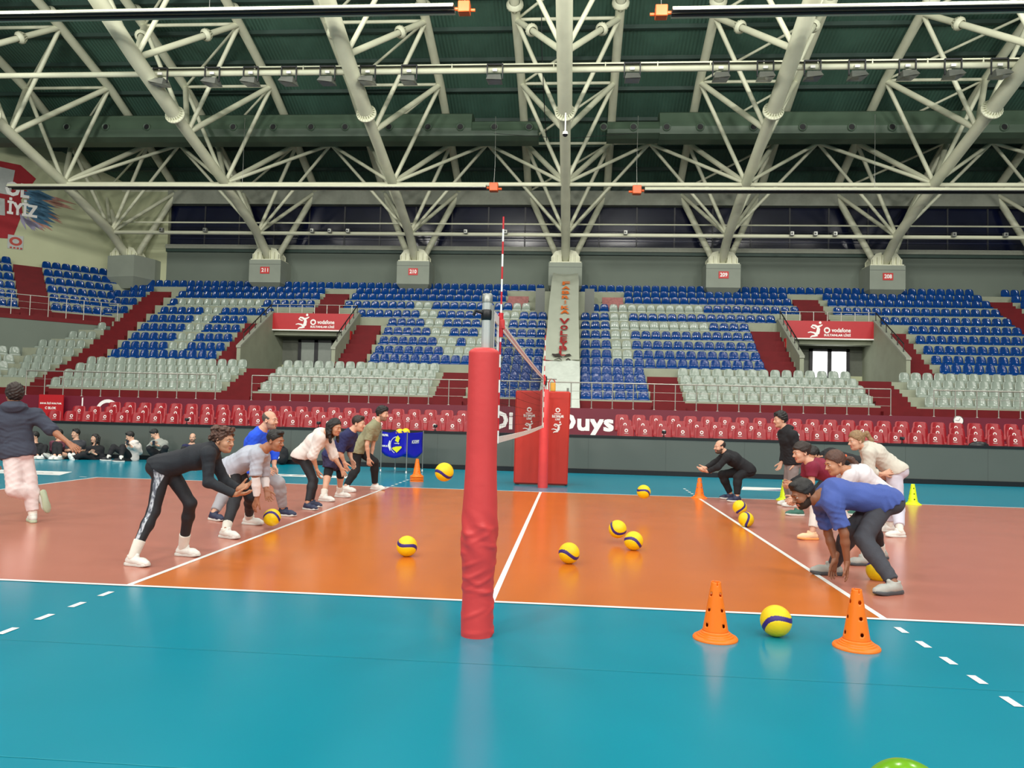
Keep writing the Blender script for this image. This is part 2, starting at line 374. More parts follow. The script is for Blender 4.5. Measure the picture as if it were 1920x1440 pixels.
# ------------------------------------------------ tunnels (vomitories)
def tunnel(sx, lit, n):
    xc = sx*TC; w = TH
    side = 'left' if sx < 0 else 'right'
    t = empty('wall_tunnel_'+side, (xc, 28.9, 2.9), 'concrete entrance tunnel cut into the %s half of the seating' % side, 'tunnel', kind='structure')
    for s in (-1, 1):
        x = xc+s*w
        pts = [(x-.09, 28.8, 2.6), (x-.09, 28.8, 4.36), (x-.09, 32.6, 6.46), (x-.09, 34.2, 6.46), (x-.09, 34.2, 2.6)]
        MB().poly(pts, (.18, 0, 0)).build('side_wall', m_conc, t)
        pts = [(x-.11, 28.76, 4.30), (x-.11, 28.76, 4.40), (x-.11, 32.6, 6.52), (x-.11, 32.6, 6.42)]
        MB().poly(pts, (.22, 0, 0)).build('coping', m_lightbeam, t)
        r = MB(); r.tube([(x, 29.3, 5.05), (x, 32.5, 6.85)], .028, 8)
        for q in range(6):
            yq = 29.3+3.2*q/5; r.tube([(x, yq, 5.05+1.8*q/5), (x, yq, 4.5+1.8*q/5*1.08)], .02, 6)
        r.build('handrail', m_darkrail, t)
    MB().box((xc-w, 28.8, 2.7), (xc+w, 34.2, 3.24)).build('tunnel_floor', m_graywall, t)
    MB().box((xc-w, 34.0, 3.24), (xc+w, 34.2, 6.4)).build('end_wall', mat('tunnel_grey_paint', (98, 102, 92), .8), t)
    MB().box((xc-w, 33.98, 3.24), (xc+w, 34.0, 3.85)).build('dado', m_cream, t)
    MB().box((xc-w+.09, 32.62, 5.5), (xc+w-.09, 34.0, 5.6)).build('soffit', m_cream, t)
    sg = MB().box((xc-w+.09, 32.5, 5.58), (xc+w-.09, 32.62, 6.42)).build('sign_panel', m_sign, t)
    MB().box((xc-w+.09, 32.47, 5.52), (xc+w-.09, 32.62, 5.58)).build('sign_edge', m_logo, t)
    lt = MB(); y = 32.496; x0 = xc-w
    player_mark(lt, (x0+1.30, y, 5.61), EX, EZ, .78)
    phone_mark(lt, (x0+2.22, y, 5.97), EX, EZ, .15)
    put_text(lt, 'vodafone', (x0+2.44, y, 5.88), EX, EZ, .88, .19, bold=.012); put_text(lt, 'SULTANLAR LİGİ', (x0+2.08, y, 5.68), EX, EZ, 1.24, .13, bold=.012)
    lt.build('lettering', m_logo, sg)
    g = MB(); g.tube([(xc-w, 32.56, 6.86), (xc+w, 32.56, 6.86)], .022, 8)
    for q in range(7): g.tube([(xc-w+.3+q*.65, 32.56, 6.42), (xc-w+.3+q*.65, 32.56, 6.86)], .024, 6)
    g.build('guard_rail', m_rail, t)
    # double door
    dx0 = xc-1.27 if sx < 0 else xc-.44; dx1 = dx0+1.95
    d = empty('door_%d' % n, ((dx0+dx1)/2, 33.95, 3.24), 'double door with %s panes in the %s tunnel' % ('bright daylit' if lit else 'dim frosted', side), 'door', kind='structure')
    f = MB(); zt = 5.2
    for a, b in ((dx0, dx0+.16), ((dx0+dx1)/2-.1, (dx0+dx1)/2+.1), (dx1-.16, dx1)): f.box((a, 33.86, 3.24), (b, 33.97, zt))
    f.box((dx0, 33.86, zt-.14), (dx1, 33.97, zt)); f.box((dx0, 33.86, 3.24), (dx1, 33.97, 3.36)); f.box((dx0, 33.87, 3.66), (dx1, 33.965, 3.76))
    f.build('frame', m_black, d)
    for a, b in ((dx0+.16, (dx0+dx1)/2-.1), ((dx0+dx1)/2+.1, dx1-.16)):
        MB().box((a, 33.91, 3.76), (b, 33.94, zt-.14)).build('pane', m_daylit if lit else m_glass, d)
        MB().box((a, 33.91, 3.36), (b, 33.94, 3.66)).build('pane', m_daylit if lit else m_glass, d)
    e = MB().box((xc-sx*(w+.11)-.01, 31.0, 4.9), (xc-sx*(w+.11)+.02, 31.35, 5.4)); e.build('fire_hatch', m_plate, t)
tunnel(-1, False, 1); tunnel(1, True, 2)

# ------------------------------------------------ seats
def seat_geo(w=.45, back=.445, pan=.08, depth=.34, red=False):
    """moulded shell seat facing -Y: front skirt, pan, curved back with rounded top corners, rear face"""
    if not red:
        prof = [(-depth/2, .0, 1.0), (-depth/2-.015, pan*.8, 1.0), (-depth/2+.02, pan+.015, 1.0), (.02, pan-.01, .98), (.10, pan+.03, .97), (.135, pan+.12, .95), (.155, back*.76, .88), (.165, back-.045, .74), (.168, back-.012, .52), (.168, back, .3)]
        curve = [0, .0, .0, .0, .03, .055, .055, .05, .03, .015]
    else:
        prof = [(-.22, .36, 1.0), (-.24, .43, 1.0), (-.2, .46, 1.0), (.12, .42, .98), (.17, .48, .96), (.19, .58, .94), (.215, .75, .89), (.225, .82, .80), (.23, .845, .68), (.232, .855, .5)]
        curve = [0, 0, 0, 0, .02, .04, .045, .04, .03, .02]
    n = 7; V = []; F = []
    for (y, z, s), c in zip(prof, curve):
        for i in range(n):
            t = i/(n-1)*2-1; V.append((t*w/2*s, y-c*t*t, z))
    m = len(prof)
    for j in range(m-1):
        for i in range(n-1): F.append((j*n+i, j*n+i+1, (j+1)*n+i+1, (j+1)*n+i))
    # rear shell
    o = len(V); thick = .035
    for j in range(3, m):
        y, z, s = prof[j]; c = curve[j]
        for i in range(n):
            t = i/(n-1)*2-1; V.append((t*w/2*s, y-c*t*t+thick*(1-.6*(j == m-1)), z-.004))
    for j in range(m-4):
        for i in range(n-1): F.append((o+j*n+i+1, o+j*n+i, o+(j+1)*n+i, o+(j+1)*n+i+1))
    for j in range(3, m-1):
        k = j-3
        F.append((j*n, (j+1)*n, o+(k+1)*n, o+k*n)); F.append((j*n+n-1, o+k*n+n-1, o+(k+1)*n+n-1, (j+1)*n+n-1))
    for i in range(n-1): F.append(((m-1)*n+i, (m-1)*n+i+1, o+(m-4)*n+i+1, o+(m-4)*n+i))
    # side skirts under the pan
    zb = 0 if not red else prof[0][1]
    b = len(V)
    V += [(-w/2, -depth/2, zb), (-w/2, .12, zb), (w/2, -depth/2, zb), (w/2, .12, zb)]
    F += [(b, n, 2*n, 3*n, b+1), (b+2, b+3, 3*n+n-1, 2*n+n-1, n+n-1)]
    F.append((b+1, 3*n, 3*n+n-1, b+3))
    if red: F.append((b, b+1, b+3, b+2))
    return V, F
def seat_mesh(name, m, **k):
    V, F = seat_geo(**k); me = bpy.data.meshes.new(name); me.from_pydata(V, [], F); me.materials.append(m)
    me.polygons.foreach_set('use_smooth', [True]*len(F)); me.update(); return me
me_blue = seat_mesh('blue_stadium_seat', m_blue); me_white = seat_mesh('white_stadium_seat', m_white); me_red = seat_mesh('red_court_seat', m_redseat, w=.45, red=True)
ORD = ['first', 'second', 'third', 'fourth', 'fifth', 'sixth', 'seventh', 'eighth', 'ninth', 'tenth', 'eleventh', 'twelfth', 'thirteenth', 'fourteenth', 'fifteenth', 'sixteenth', 'seventeenth', 'eighteenth', 'nineteenth', 'twentieth', 'twenty-first', 'twenty-second', 'twenty-third', 'twenty-fourth', 'twenty-fifth']
lin = lambda a, b, n: [a+(b-a)*i/(n-1) for i in range(n)]
SECT = []   # (row, block words, xs, set of white indices or 'all')
for k in range(4):
    SECT += [(k, 'block left of left tunnel', lin(-21.8, -14.56, 16), 'all'), (k, 'between left tunnel and net post', lin(-12.42, -5.67, 15), 'all'),
             (k, 'block left of banner', lin(-3.42, -1.06, 6), set()), (k, 'block right of banner', lin(1.06, 3.40, 6), set()),
             (k, 'block left of right tunnel', lin(5.3, 12.18, 15), 'all'), (k, 'block right of right tunnel', lin(14.62, 20.8, 14), 'all')]
CLW = {4: set(), 5: {7, 8, 9, 10}, 6: {6, 7, 9, 10}, 7: {5, 6, 10}, 8: {4, 5, 12}}
CRW = {4: set(), 5: {3, 4}, 6: {3, 4}, 7: {3, 4}, 8: set(range(3, 13))}
for k in range(4, 9):
    SECT += [(k, 'block left of left tunnel', lin(-21.15, -16.4, 11), {5, 6} if k > 4 else set()), (k, 'between left tunnel and banner', lin(-8.62, -1.08, 17), CLW[k]),
             (k, 'between banner and right tunnel', lin(1.07, 8.75, 17), CRW[k]), (k, 'block right of right tunnel', lin(16.65, 21.4, 11), set())]
SECT += [(9, 'block left of left tunnel', lin(-21.05, -15.34, 13), {5, 6}), (9, 'between left tunnel and banner', lin(-10.44, -1.1, 21), {7, 8, 16, 17}),
         (9, 'between banner and right tunnel', lin(1.07, 10.19, 20), {3, 4}), (9, 'block right of right tunnel', lin(15.67, 21.37, 13), set()),
         (10, 'block left of left tunnel', lin(-21.0, -13.44, 17), set(range(1, 11))), (10, 'between left tunnel and banner', lin(-11.37, -2.0, 21), {8, 9, 19, 20}),
         (10, 'between banner and right tunnel', lin(1.55, 11.57, 22), set(range(2, 12))), (10, 'block right of right tunnel', lin(13.67, 21.26, 17), set())]
for k in (11, 12):
    SECT += [(k, '', lin(-20.97, -13.45, 17), set()), (k, '', lin(-11.26, -3.35, 18), set()), (k, '', lin(3.34, 11.42, 18), set()), (k, '', lin(13.65, 21.22, 17), set()), (k, '', lin(23.1, 25.5, 6), set())]
SECT += [(13, '', lin(-23.7, -1.39, 48), set()), (13, '', lin(1.02, 21.19, 43), set()), (13, '', lin(23.0, 25.9, 7), set())]
for k, x0, n in ((9, -23.3, 2), (10, -23.3, 3), (11, -23.3, 4), (12, -23.3, 3)): SECT.append((k, '', [x0-.47*i for i in range(n)][::-1], set()))
stuffV, stuffF = [], []; bg = seat_geo()
nb = 0
def seat_obj(white, x, y, z, rz, words, ordn, rown):
    me = me_white if white else me_blue; c = 'white' if white else 'blue'
    o = link(me.name, me, None, (x, y, z)); o.rotation_euler[2] = rz
    tag(o, '%s shell seat, %s from left, %s row, %s' % (c, ordn, rown, words), 'seat', '%s stadium seats' % c)
for k, words, xs, wh in SECT:
    for i, x in enumerate(xs):
        white = wh == 'all' or i in wh
        jit = random.uniform(-.006, .006)
        if white or k <= 8:
            seat_obj(white, x+jit, rowY[k]-.05, tz[k], random.uniform(-.02, .02), words, ORD[i], ORD[k]); nb += (not white)
        else:
            o = len(stuffV); stuffV += [(v[0]+x+jit, v[1]+rowY[k]-.05, v[2]+tz[k]) for v in bg[0]]; stuffF += [tuple(q+o for q in f) for f in bg[1]]

# ------------------------------------------------ left corner of the stand
TA = math.radians(43); UU = np.array((-math.cos(TA), -math.sin(TA), 0)); NN = np.array((-math.sin(TA), math.cos(TA), 0)); OO = np.array((-23.12, 32.4, 0))
cn = lambda s, n, z: OO+UU*s+NN*n+EZ*z
ct = empty('floor_corner_terrace', tuple(OO+EZ*2), 'angled upper terrace in the left corner above a grey wall', 'grandstand', kind='structure')
def cbox(s0, s1, n0, n1, z0, z1, name, m, par):
    return MB().poly([cn(s0, n0, z0), cn(s1, n0, z0), cn(s1, n1, z0), cn(s0, n1, z0)], (0, 0, z1-z0)).build(name, m, par)
cbox(0, 12, 0, .25, 1.5, 5.62, 'terrace_wall', m_backwall, ct); cbox(-.02, 12, -.03, .9, 5.55, 5.75, 'terrace_edge', m_redstep, ct); cbox(-.1, 12, .585, .62, 5.7, 6.08, 'front_riser', m_redstep, ct)
for j in range(6):
    z = 6.16+.54*j
    cbox(-.1 if j < 4 else -1.2, 12, .62+.81*j, .62+.81*(j+1), z-.7, z, 'step', m_conc, ct)
    cbox(2.95, 4.3, .60+.81*j, .62+.81*(j+1), z-.6, z+.012, 'stair_step', m_redstep, ct); cbox(2.95, 4.3, .60+.81*j-.27, .60+.81*j, z-.6, z-.26, 'stair_step', m_redstep, ct)
    xs = [2.72-.47*i for i in range(7 if j < 4 else 8)]+[4.6+.47*i for i in range(4)]
    for s in xs:
        p = cn(s, .62+.81*j+.25, z); o = len(stuffV); c_, s_ = math.cos(TA), math.sin(TA)
        stuffV += [(v[0]*c_-v[1]*s_+p[0], v[0]*s_+v[1]*c_+p[1], v[2]+p[2]) for v in bg[0]]; stuffF += [tuple(q+o for q in f) for f in bg[1]]
me = bpy.data.meshes.new('blue_upper_seats'); me.from_pydata(stuffV, [], stuffF); me.materials.append(m_blue); me.polygons.foreach_set('use_smooth', [True]*len(stuffF)); me.update()
tag(link('blue_upper_seats', me), 'blue shell seats of the upper rows and the left corner', 'seats', None, 'stuff')
# railing of the corner terrace
r = empty('guard_rail', tuple(cn(0, .02, 5.75)), 'steel guard rail on the edge of the left corner terrace', 'railing')
d = MB(); d.tube([cn(-.1, .05, 6.75), cn(9, .05, 6.75)], .025, 8); d.build('top_rail', m_rail, r)
for zz in (6.1, 6.42): d = MB(); d.tube([cn(0, .05, zz), cn(9, .05, zz)], .01, 6); d.build('wire', m_rail, r)
for q in range(12): d = MB(); d.tube([cn(.05+.78*q, .05, 5.75), cn(.05+.78*q, .05, 6.75)], .022, 8); d.build('post', m_rail, r)
# lower angled rows of the corner and the straight seats left of the aisle
bend = {1: -24.7, 2: -25.0, 3: -25.35, 4: -25.7}
for k in range(0, 8):
    if k in bend:
        b0 = np.array((bend[k], yf[k], 0)); b1 = b0+UU*7
        MB().poly([b0+EZ*(tz[k]-1), b1+EZ*(tz[k]-1), b1+NN*.85+EZ*(tz[k]-1), b0+NN*.85+EZ*(tz[k]-1)], (0, 0, 1)).build('step', m_conc, ct)
    cnt = {1: 3, 2: 3, 3: 4, 4: 4, 5: 5, 6: 3, 7: 1}.get(k, 0)
    if cnt: 
        xs = [-23.45-.49*i for i in range(cnt)][::-1]
        for i, x in enumerate(xs): seat_obj(True, x, rowY[k]-.05, tz[k], random.uniform(-.02, .02), 'short block under corner wall', ORD[i], ORD[k])
    if k in bend:
        for i in range(5):
            p = np.array((bend[k], rowY[k], 0))+UU*(.35+.5*i); seat_obj(True, p[0], p[1]-.05, tz[k], TA, 'angled block at left edge', ORD[4-i], ORD[k])

# ------------------------------------------------ red court-side seats with printed emblem
lg = MB(); yl = .172; phone_mark(lg, (0, 0, 0), EX, EZ, .047); lg.box((-.055, -.001, -.085), (.055, .0, -.07))
lv = []
for v in lg.v:   # lay the print on the leaning back of the seat
    z = .715+v[2]; y = .19+(z-.58)*.147-.012-.04*(v[0]/.2)**2; lv.append((v[0], y, z))
me_logo = bpy.data.meshes.new('logo_print'); me_logo.from_pydata(lv, [], lg.f); me_logo.materials.append(m_logo); me_logo.update()
me_leg = bpy.data.meshes.new('seat_bracket'); b = MB().box((-.03, -.05, 0), (.03, .12, .42)).box((-.16, -.1, 0), (.16, .1, .02)); me_leg.from_pydata(b.v, [], b.f); me_leg.materials.append(m_dark); me_leg.update()
for j, (y, z) in enumerate(((15.0, .42), (16.05, .57), (17.1, .72))):
    for side, xs in (('left of net post', [-14.3+.503*i for i in range(25)]), ('right of referee stand', [2.03+.503*i for i in range(24)])):
        if side[0] == 'l' and j == 2: xs = xs[1:]
        for i, x in enumerate(xs):
            if j == 1: x += .03
            o = link('red_court_seat', me_red, None, (x, y, z))
            tag(o, 'red emblem seat, %s from left, %s red row, %s' % (ORD[i], ('front', 'middle', 'rear')[j], side), 'seat', 'red court-side seats')
            c = link('logo_print', me_logo, o); c = link('bracket', me_leg, o)

# ------------------------------------------------ lower railing on the walkway edge
def railing(x0, x1, label):
    r = empty('guard_rail', (x0, MY+.08, 1.78), label, 'railing')
    d = MB(); d.tube([(x0, MY+.08, 2.67), (x1, MY+.08, 2.67)], .022, 8); d.build('top_rail', m_rail, r)
    for z in (2.10, 2.38): d = MB(); d.tube([(x0, MY+.08, z), ((x0+x1)/2, MY+.08, z-.01), (x1, MY+.08, z)], .008, 6); d.build('wire', m_rail, r)
    n = max(2, round((x1-x0)/.72))
    for q in range(n+1):
        x = x0+(x1-x0)*q/n; d = MB(); d.tube([(x, MY+.08, 1.78), (x, MY+.08, 2.67)], .018, 8); d.lathe([(.05, 0), (.05, .012), (.001, .012)], (x, MY+.08, 1.78), 10); d.build('post', m_rail, r)
railing(-19.6, -12.35, 'steel guard rail on the walkway edge, left of the first gap')
railing(-11.0, 11.25, 'long steel guard rail along the walkway edge behind the net')
railing(12.65, 17.5, 'steel guard rail on the walkway edge at the far right')

# ------------------------------------------------ hanging cloth banner over the central stair
bn = empty('hanging_banner', (0, 24.9, 1.8), 'long pale cloth banner with orange and red vertical lettering over the central stair', 'banner')
path = [(35.35, 9.15, .66), (34.3, 8.85, .67), (33.2, 8.30, .69), (31.4, 6.85, .71), (29.8, 5.60, .73), (28.6, 4.68, .76), (27.7, 3.95, .79)]
path2 = [(27.65, 3.92, .80), (26.6, 3.2, .80), (25.6, 2.5, .81), (25.2, 2.1, .81), (25.0, 1.8, .82)]
def cloth(path, name, m, par, seed, amp):
    rnd = random.Random(seed); P = []
    for i in range(len(path)-1):
        for t in range(8):
            a = t/8; P.append(tuple(path[i][j]*(1-a)+path[i+1][j]*a for j in range(3)))
    P.append(path[-1]); nx = 17; V = []; F = []; ph = [rnd.uniform(0, 6) for _ in range(6)]
    for j, (y, z, w) in enumerate(P):
        for i in range(nx):
            t = i/(nx-1)*2-1; q = amp*(math.sin(3.1*t+ph[0]+.21*j)*math.sin(.37*j+ph[1])+.6*math.sin(7*t-.5*j+ph[2]))
            sag = .05*math.cos(t*1.57)
            V.append((t*w+.01*math.sin(.3*j+ph[3]), y-q*.5, z+q-sag))
    for j in range(len(P)-1):
        for i in range(nx-1): F.append((j*nx+i, (j+1)*nx+i, (j+1)*nx+i+1, j*nx+i+1))
    return MB().add(V, F, 0, True).build(name, m, par, fix=False)
m_cloth = mat('pale_banner_cloth', (160, 166, 150), .75, var=.04, scale=1.5, bump=.25, bscale=5)
cloth(path, 'cloth', m_cloth, bn, 3, .018); cloth(path2, 'lower_sheet', mat('white_sheet', (186, 194, 184), .8, bump=.2, bscale=5), bn, 5, .03)
m_ol = mat('orange_letter_print', (196, 98, 36), .6); m_rl = mat('dark_red_letter_print', (140, 34, 36), .6)
def unit3(v): v = np.array(v, float); return v/np.linalg.norm(v)
def bpos(py):    # point of the cloth seen at that picture height
    best = None
    for i in range(len(path)-1):
        for t in range(40):
            a = t/40; y = path[i][0]*(1-a)+path[i+1][0]*a; z = path[i][1]*(1-a)+path[i+1][1]*a
            v = np.array((0, y, z))-CAM; p = 720-FPX*np.dot(v, CU)/np.dot(v, CF)
            if best is None or abs(p-py) < best[0]: best = (abs(p-py), y, z, unit3((0, path[i][0]-path[i+1][0], path[i][1]-path[i+1][1])))
    return np.array((0, best[1], best[2])), best[3]
slope = np.array((0, 36-29.2, 9.6-5.0)); slope /= np.linalg.norm(slope); nrm = np.array((0, -slope[2], slope[1]))
for ch, py, h, w, m in [('F', 532.5, .30, .34, m_ol), ('A', 541.5, .26, .36, m_ol), ('B', 550, .28, .34, m_ol), ('R', 559, .26, .32, m_ol), ('İ', 568, .28, .07, m_ol), ('K', 578, .28, .34, m_ol), ('A', 587, .3, .38, m_ol),
                         ('V', 604.5, .46, .44, m_rl), ('O', 616, .36, .31, m_rl), ('L', 626.5, .36, .30, m_rl), ('E', 637.5, .36, .28, m_rl), ('Y', 646.5, .3, .34, m_rl), ('B', 653.5, .22, .32, m_rl), ('O', 657.5, .12, .30, m_rl), ('L', 664.5, .34, .32, m_rl)]:
    d = MB(); c, slope = bpos(py); c = c+np.array((0, -slope[2], slope[1]))*.05; hh = h*1.05
    put_text(d, ch, c-EX*(w/2-.04)-slope*hh/2, EX, slope, w, hh, bold=.035); d.build('letter', m, bn)
d = MB(); c, slope = bpos(682); c = c+nrm*.06
for pts, ws in [([(-.42, .18), (-.28, .12), (-.12, .16), (.02, .02)], [.05, .14, .12, .03]), ([(.12, .04), (.22, .14), (.34, .16), (.42, .12)], [.03, .08, .1, .03]), ([(-.3, -.1), (-.1, -.02), (.02, -.12)], [.03, .05, .03]), ([(.2, -.1), (.3, -.04), (.4, -.1)], [.05, .08, .03])]:
    ribbon(d, pts, ws, c, EX, slope*1.6, 1)
d.build('emblem', mat('dark_emblem_print', (52, 46, 44), .6), bn)

# ------------------------------------------------ back wall, pillars, windows
bw = MB().box((-23.3, 37.2, 6), (30, 37.6, 10.5)).build('wall_back', m_backwall, kind='structure', label='long grey wall above the top seat row', cat='wall')
MB().box((-23.3, 37.05, 10.5), (30, 37.3, 10.68)).build('ledge', m_purlin, bw); MB().box((-23.3, 37.0, 10.68), (30, 37.6, 10.92)).build('sill', m_lightbeam, bw)
MB().box((-26.6, 37.2, 6), (-23.3, 37.6, 15.5)).build('wall_panel', m_cream, bw)
MB().box((-23.3, 37.0, 13.3), (30, 37.5, 14.1)).build('fascia_beam', m_lightbeam, bw)
MB().box((-27, 37.5, 14.1), (30, 37.7, 17)).build('upper_panel', m_purlin, bw)
win = tag(empty('window_1', (0, 37.5, 10.92)), 'dark ribbon window above the back wall', 'window', kind='structure')
x = -23.3; n = 0
while x < 28:
    MB().box((x+.04, 37.5, 10.92), (x+2.05, 37.53, 13.3)).build('pane', m_navy, win)
    MB().box((x-.04, 37.46, 10.92), (x+.04, 37.56, 13.3)).build('mullion', m_dark, win); x += 2.09
for z in (11.35, 11.9): MB().box((-23.3, 37.44, z), (28, 37.5, z+.03)).build('transom', mat('navy_louvre', (20, 28, 60), .4), win)
PX = [-16.72, -8.36, -.04, 8.33, 16.74]; PN = ['211', '210', None, '209', '208']
for x, num in zip(PX, PN):
    p = empty('wall_pillar', (x, 36.4, 8.1), 'grey concrete corbel box %s under the roof truss' % ('with red number plate '+num if num else 'behind the hanging banner'), 'pillar', kind='structure')
    w = .9
    MB().box((x-w, 35.6, 8.52), (x+w, 37.2, 9.78)).build('block', m_box, p)
    MB().add([(x-w,35.6,8.52),(x+w,35.6,8.52),(x+w,37.2,8.52),(x-w,37.2,8.52),(x-.55,36.3,8.0),(x+.55,36.3,8.0),(x+.55,37.2,8.0),(x-.55,37.2,8.0)], [(0,1,5,4),(1,2,6,5),(3,0,4,7),(4,5,6,7),(2,3,7,6)]).build('tapered_foot', m_box, p)
    MB().box((x-w-.01, 35.59, 9.52), (x+w+.01, 35.6, 9.54)).build('joint', m_graywall, p)
    if num:
        q = MB().box((x-.25, 35.57, 9.0), (x+.27, 35.6, 9.38)).build('number_plate', m_plate, p)
        d = MB(); put_text(d, num, (x-.18, 35.566, 9.09), EX, EZ, .37, .2, bold=.015); d.build('number', m_logo, q)
# left corner pillar (turned)
p = empty('wall_pillar', (-25.0, 36.2, 8.1), 'large grey concrete corbel box in the left corner of the stand', 'pillar', kind='structure')
MB().poly([(-25.9, 35.6, 8.72), (-24.1, 35.2, 8.72), (-23.65, 36.6, 8.72), (-23.65, 37.2, 8.72), (-25.9, 37.2, 8.72)], (0, 0, 1.2)).build('block', m_box, p)
lowr = [(-25.9, 35.6, 8.72), (-24.1, 35.2, 8.72), (-23.65, 36.6, 8.72), (-23.65, 37.2, 8.72), (-25.9, 37.2, 8.72)]; botr = [(-25.6, 35.9, 8.1), (-24.35, 35.6, 8.1), (-24.0, 36.7, 8.1), (-24.0, 37.2, 8.1), (-25.6, 37.2, 8.1)]
MB().add(lowr+botr, [(i, (i+1) % 5, 5+(i+1) % 5, 5+i) for i in range(5)]+[(9, 8, 7, 6, 5)]).build('tapered_foot', m_box, p)

# ------------------------------------------------ cream left corner wall with mural
lw = MB().poly([cn(-4.6, 5.62, 5), cn(16, 5.62, 5), cn(16, 5.9, 5), cn(-4.6, 5.9, 5)], (0, 0, 13)).build('wall_left', m_cream, kind='structure', label='cream angled corner wall with a painted mural', cat='wall')
mu = UU*-1; wp = lambda s, z: cn(s, 5.60, z)
def mural(polys, name, m, off=.0):
    d = MB()
    for pl in polys:
        d.add([wp(s, z)-NN*off for s, z in pl], [tuple(range(len(pl)))])
    d.build(name, m, lw)
m_mr = mat('mural_red', (150, 30, 38), .8); m_mw = mat('mural_pale_grey', (176, 180, 176), .8); m_mb = mat('mural_blue', (70, 112, 140), .8, var=.2, scale=4); m_mp = mat('mural_salmon', (176, 128, 112), .8, var=.2, scale=4); m_ml = mat('mural_lilac', (150, 146, 170), .8)
mural([[(9, 14.6), (4.1, 14.5), (3.35, 13.9), (4.0, 12.6), (3.9, 11.9), (4.3, 10.4), (9, 9.9)]], 'mural_red_field', m_mr, .004)
rnd = random.Random(4)
def feather(s, z, a, L, w): 
    c, q = math.cos(a), math.sin(a); return [(s, z), (s-c*L*.5+q*w, z+q*L*.5+c*w), (s-c*L, z+q*L), (s-c*L*.5-q*w, z+q*L*.5-c*w)]
mural([feather(3.5+rnd.uniform(-.3, .4), 13.1-.13*i, rnd.uniform(-.15, .1)-.06*i, 2.1-.09*i, .10) for i in range(12)], 'mural_salmon_feather', m_mp, .008)
mural([feather(3.9+rnd.uniform(-.2, .2), 11.9-.05*i, -1.2+.12*i, 1.0, .09) for i in range(8)], 'mural_lilac_feather', m_ml, .009)
mural([feather(3.9+rnd.uniform(-.2, .2), 13.35-.14*i, rnd.uniform(-.2, .1)-.03*i, 1.6, .16) for i in range(11)], 'mural_blue_feather', m_mb, .012)
mural([[(9, 14.45), (4.35, 14.15), (4.5, 12.75), (9, 12.9)], [(9, 12.6), (4.75, 12.5), (4.7, 11.6), (9, 11.3)]], 'mural_pale_block', m_mw, .014)
d = MB(); put_text(d, 'OL', wp(4.75, 12.72)-NN*.02, mu, EZ, 1.05, .72, bold=.07); put_text(d, 'İYİZ', wp(4.62, 11.72)-NN*.02, mu, EZ, 1.35, .86, bold=.06); d.build('mural_lettering', m_logo, lw)
pl = MB().poly([wp(4.52, 9.85)-NN*.02, wp(3.8, 9.85)-NN*.02, wp(3.8, 10.6)-NN*.02, wp(4.52, 10.6)-NN*.02], NN*.01).build('emblem_plate', m_mw, lw)
d = MB(); c = wp(4.15, 10.27)-NN*.026
ring(d, c, mu, EZ*.8, .16, .3, n=20)
for i in range(4): ribbon(d, [(-.26+.16*i, -.36), (-.16+.16*i, -.36)], [.09, .09], c, mu, EZ, 1)
d.build('emblem_print', mat('emblem_red', (172, 62, 50), .7), lw)
# ================================================================ roof deck and trusses
prof = [(38.4, 13.95), (37.2, 14.65), (33.9, 16.25), (30.3, 17.85), (26.5, 19.0), (22.5, 20.0), (18.0, 20.9), (10, 21.9), (0, 22.2), (-12, 21.6)]
def deck_mat():
    m = m_deck; nt = m.node_tree; N = nt.nodes; L = nt.links
    tc = N.new('ShaderNodeTexCoord'); wv = N.new('ShaderNodeTexWave'); wv.bands_direction = 'X'; wv.inputs['Scale'].default_value = 1.9
    bp = N.new('ShaderNodeBump'); bp.inputs['Strength'].default_value = .5; bp.inputs['Distance'].default_value = .06
    L.new(tc.outputs['Object'], wv.inputs['Vector']); L.new(wv.outputs['Fac'], bp.inputs['Height']); L.new(bp.outputs['Normal'], N['Principled BSDF'].inputs['Normal'])
deck_mat()
V = []; F = []
for i, (y, z) in enumerate(prof): V += [(-36, y, z), (34, y, z), (-36, y, z+.3), (34, y, z+.3)]
for i in range(len(prof)-1): a = 4*i; F += [(a, a+1, a+5, a+4), (a+2, a+6, a+7, a+3)]
ce = MB().add(V, F).build('ceiling', m_deck, kind='structure', label='dark green ribbed roof deck over the hall', cat='ceiling', fix=False)
def roofz(y):
    for (y1, z1), (y0, z0) in zip(prof[:-1], prof[1:]):
        if y0 <= y <= y1: return z0+(z1-z0)*(y-y0)/(y1-y0)
for y in (36.2, 34.8, 33.0, 31.2, 29.4, 27.6, 25.8, 24.0, 22.2, 20.4):
    z = roofz(y); MB().box((-36, y-.08, z-.16), (34, y+.08, z+.02)).build('purlin', m_purlin, ce)
# end gable strip at the left
BN = [(36.3, 9.95), (34.45, 11.0), (30.35, 12.5), (26.55, 13.6), (22.35, 15.0), (18.2, 16.6), (14.0, 17.8)]
TN = [(37.25, 14.1), (33.95, 15.7), (30.3, 17.3), (26.5, 18.45), (22.4, 19.45), (18.2, 20.3)]
TD = 2.2
def flange(mb, c, ax, r, fins=14):
    c = np.array(c, float); ax = np.array(ax, float)/np.linalg.norm(ax)
    mb.lathe([(r*.62, -.16), (r, -.05), (r, .05), (r*.62, .05)], c, 22, axis=ax)
    a = np.array((0,0,1.)) if abs(ax[2]) < .9 else np.array((1.,0,0)); e = np.cross(ax, a); e /= np.linalg.norm(e); g = np.cross(ax, e)
    for k in range(fins):
        d = e*math.cos(6.2832*k/fins)+g*math.sin(6.2832*k/fins)
        mb.tube([c+d*r*.6+ax*.22, c+d*r*.98+ax*.04], .022, 4, smooth=False)
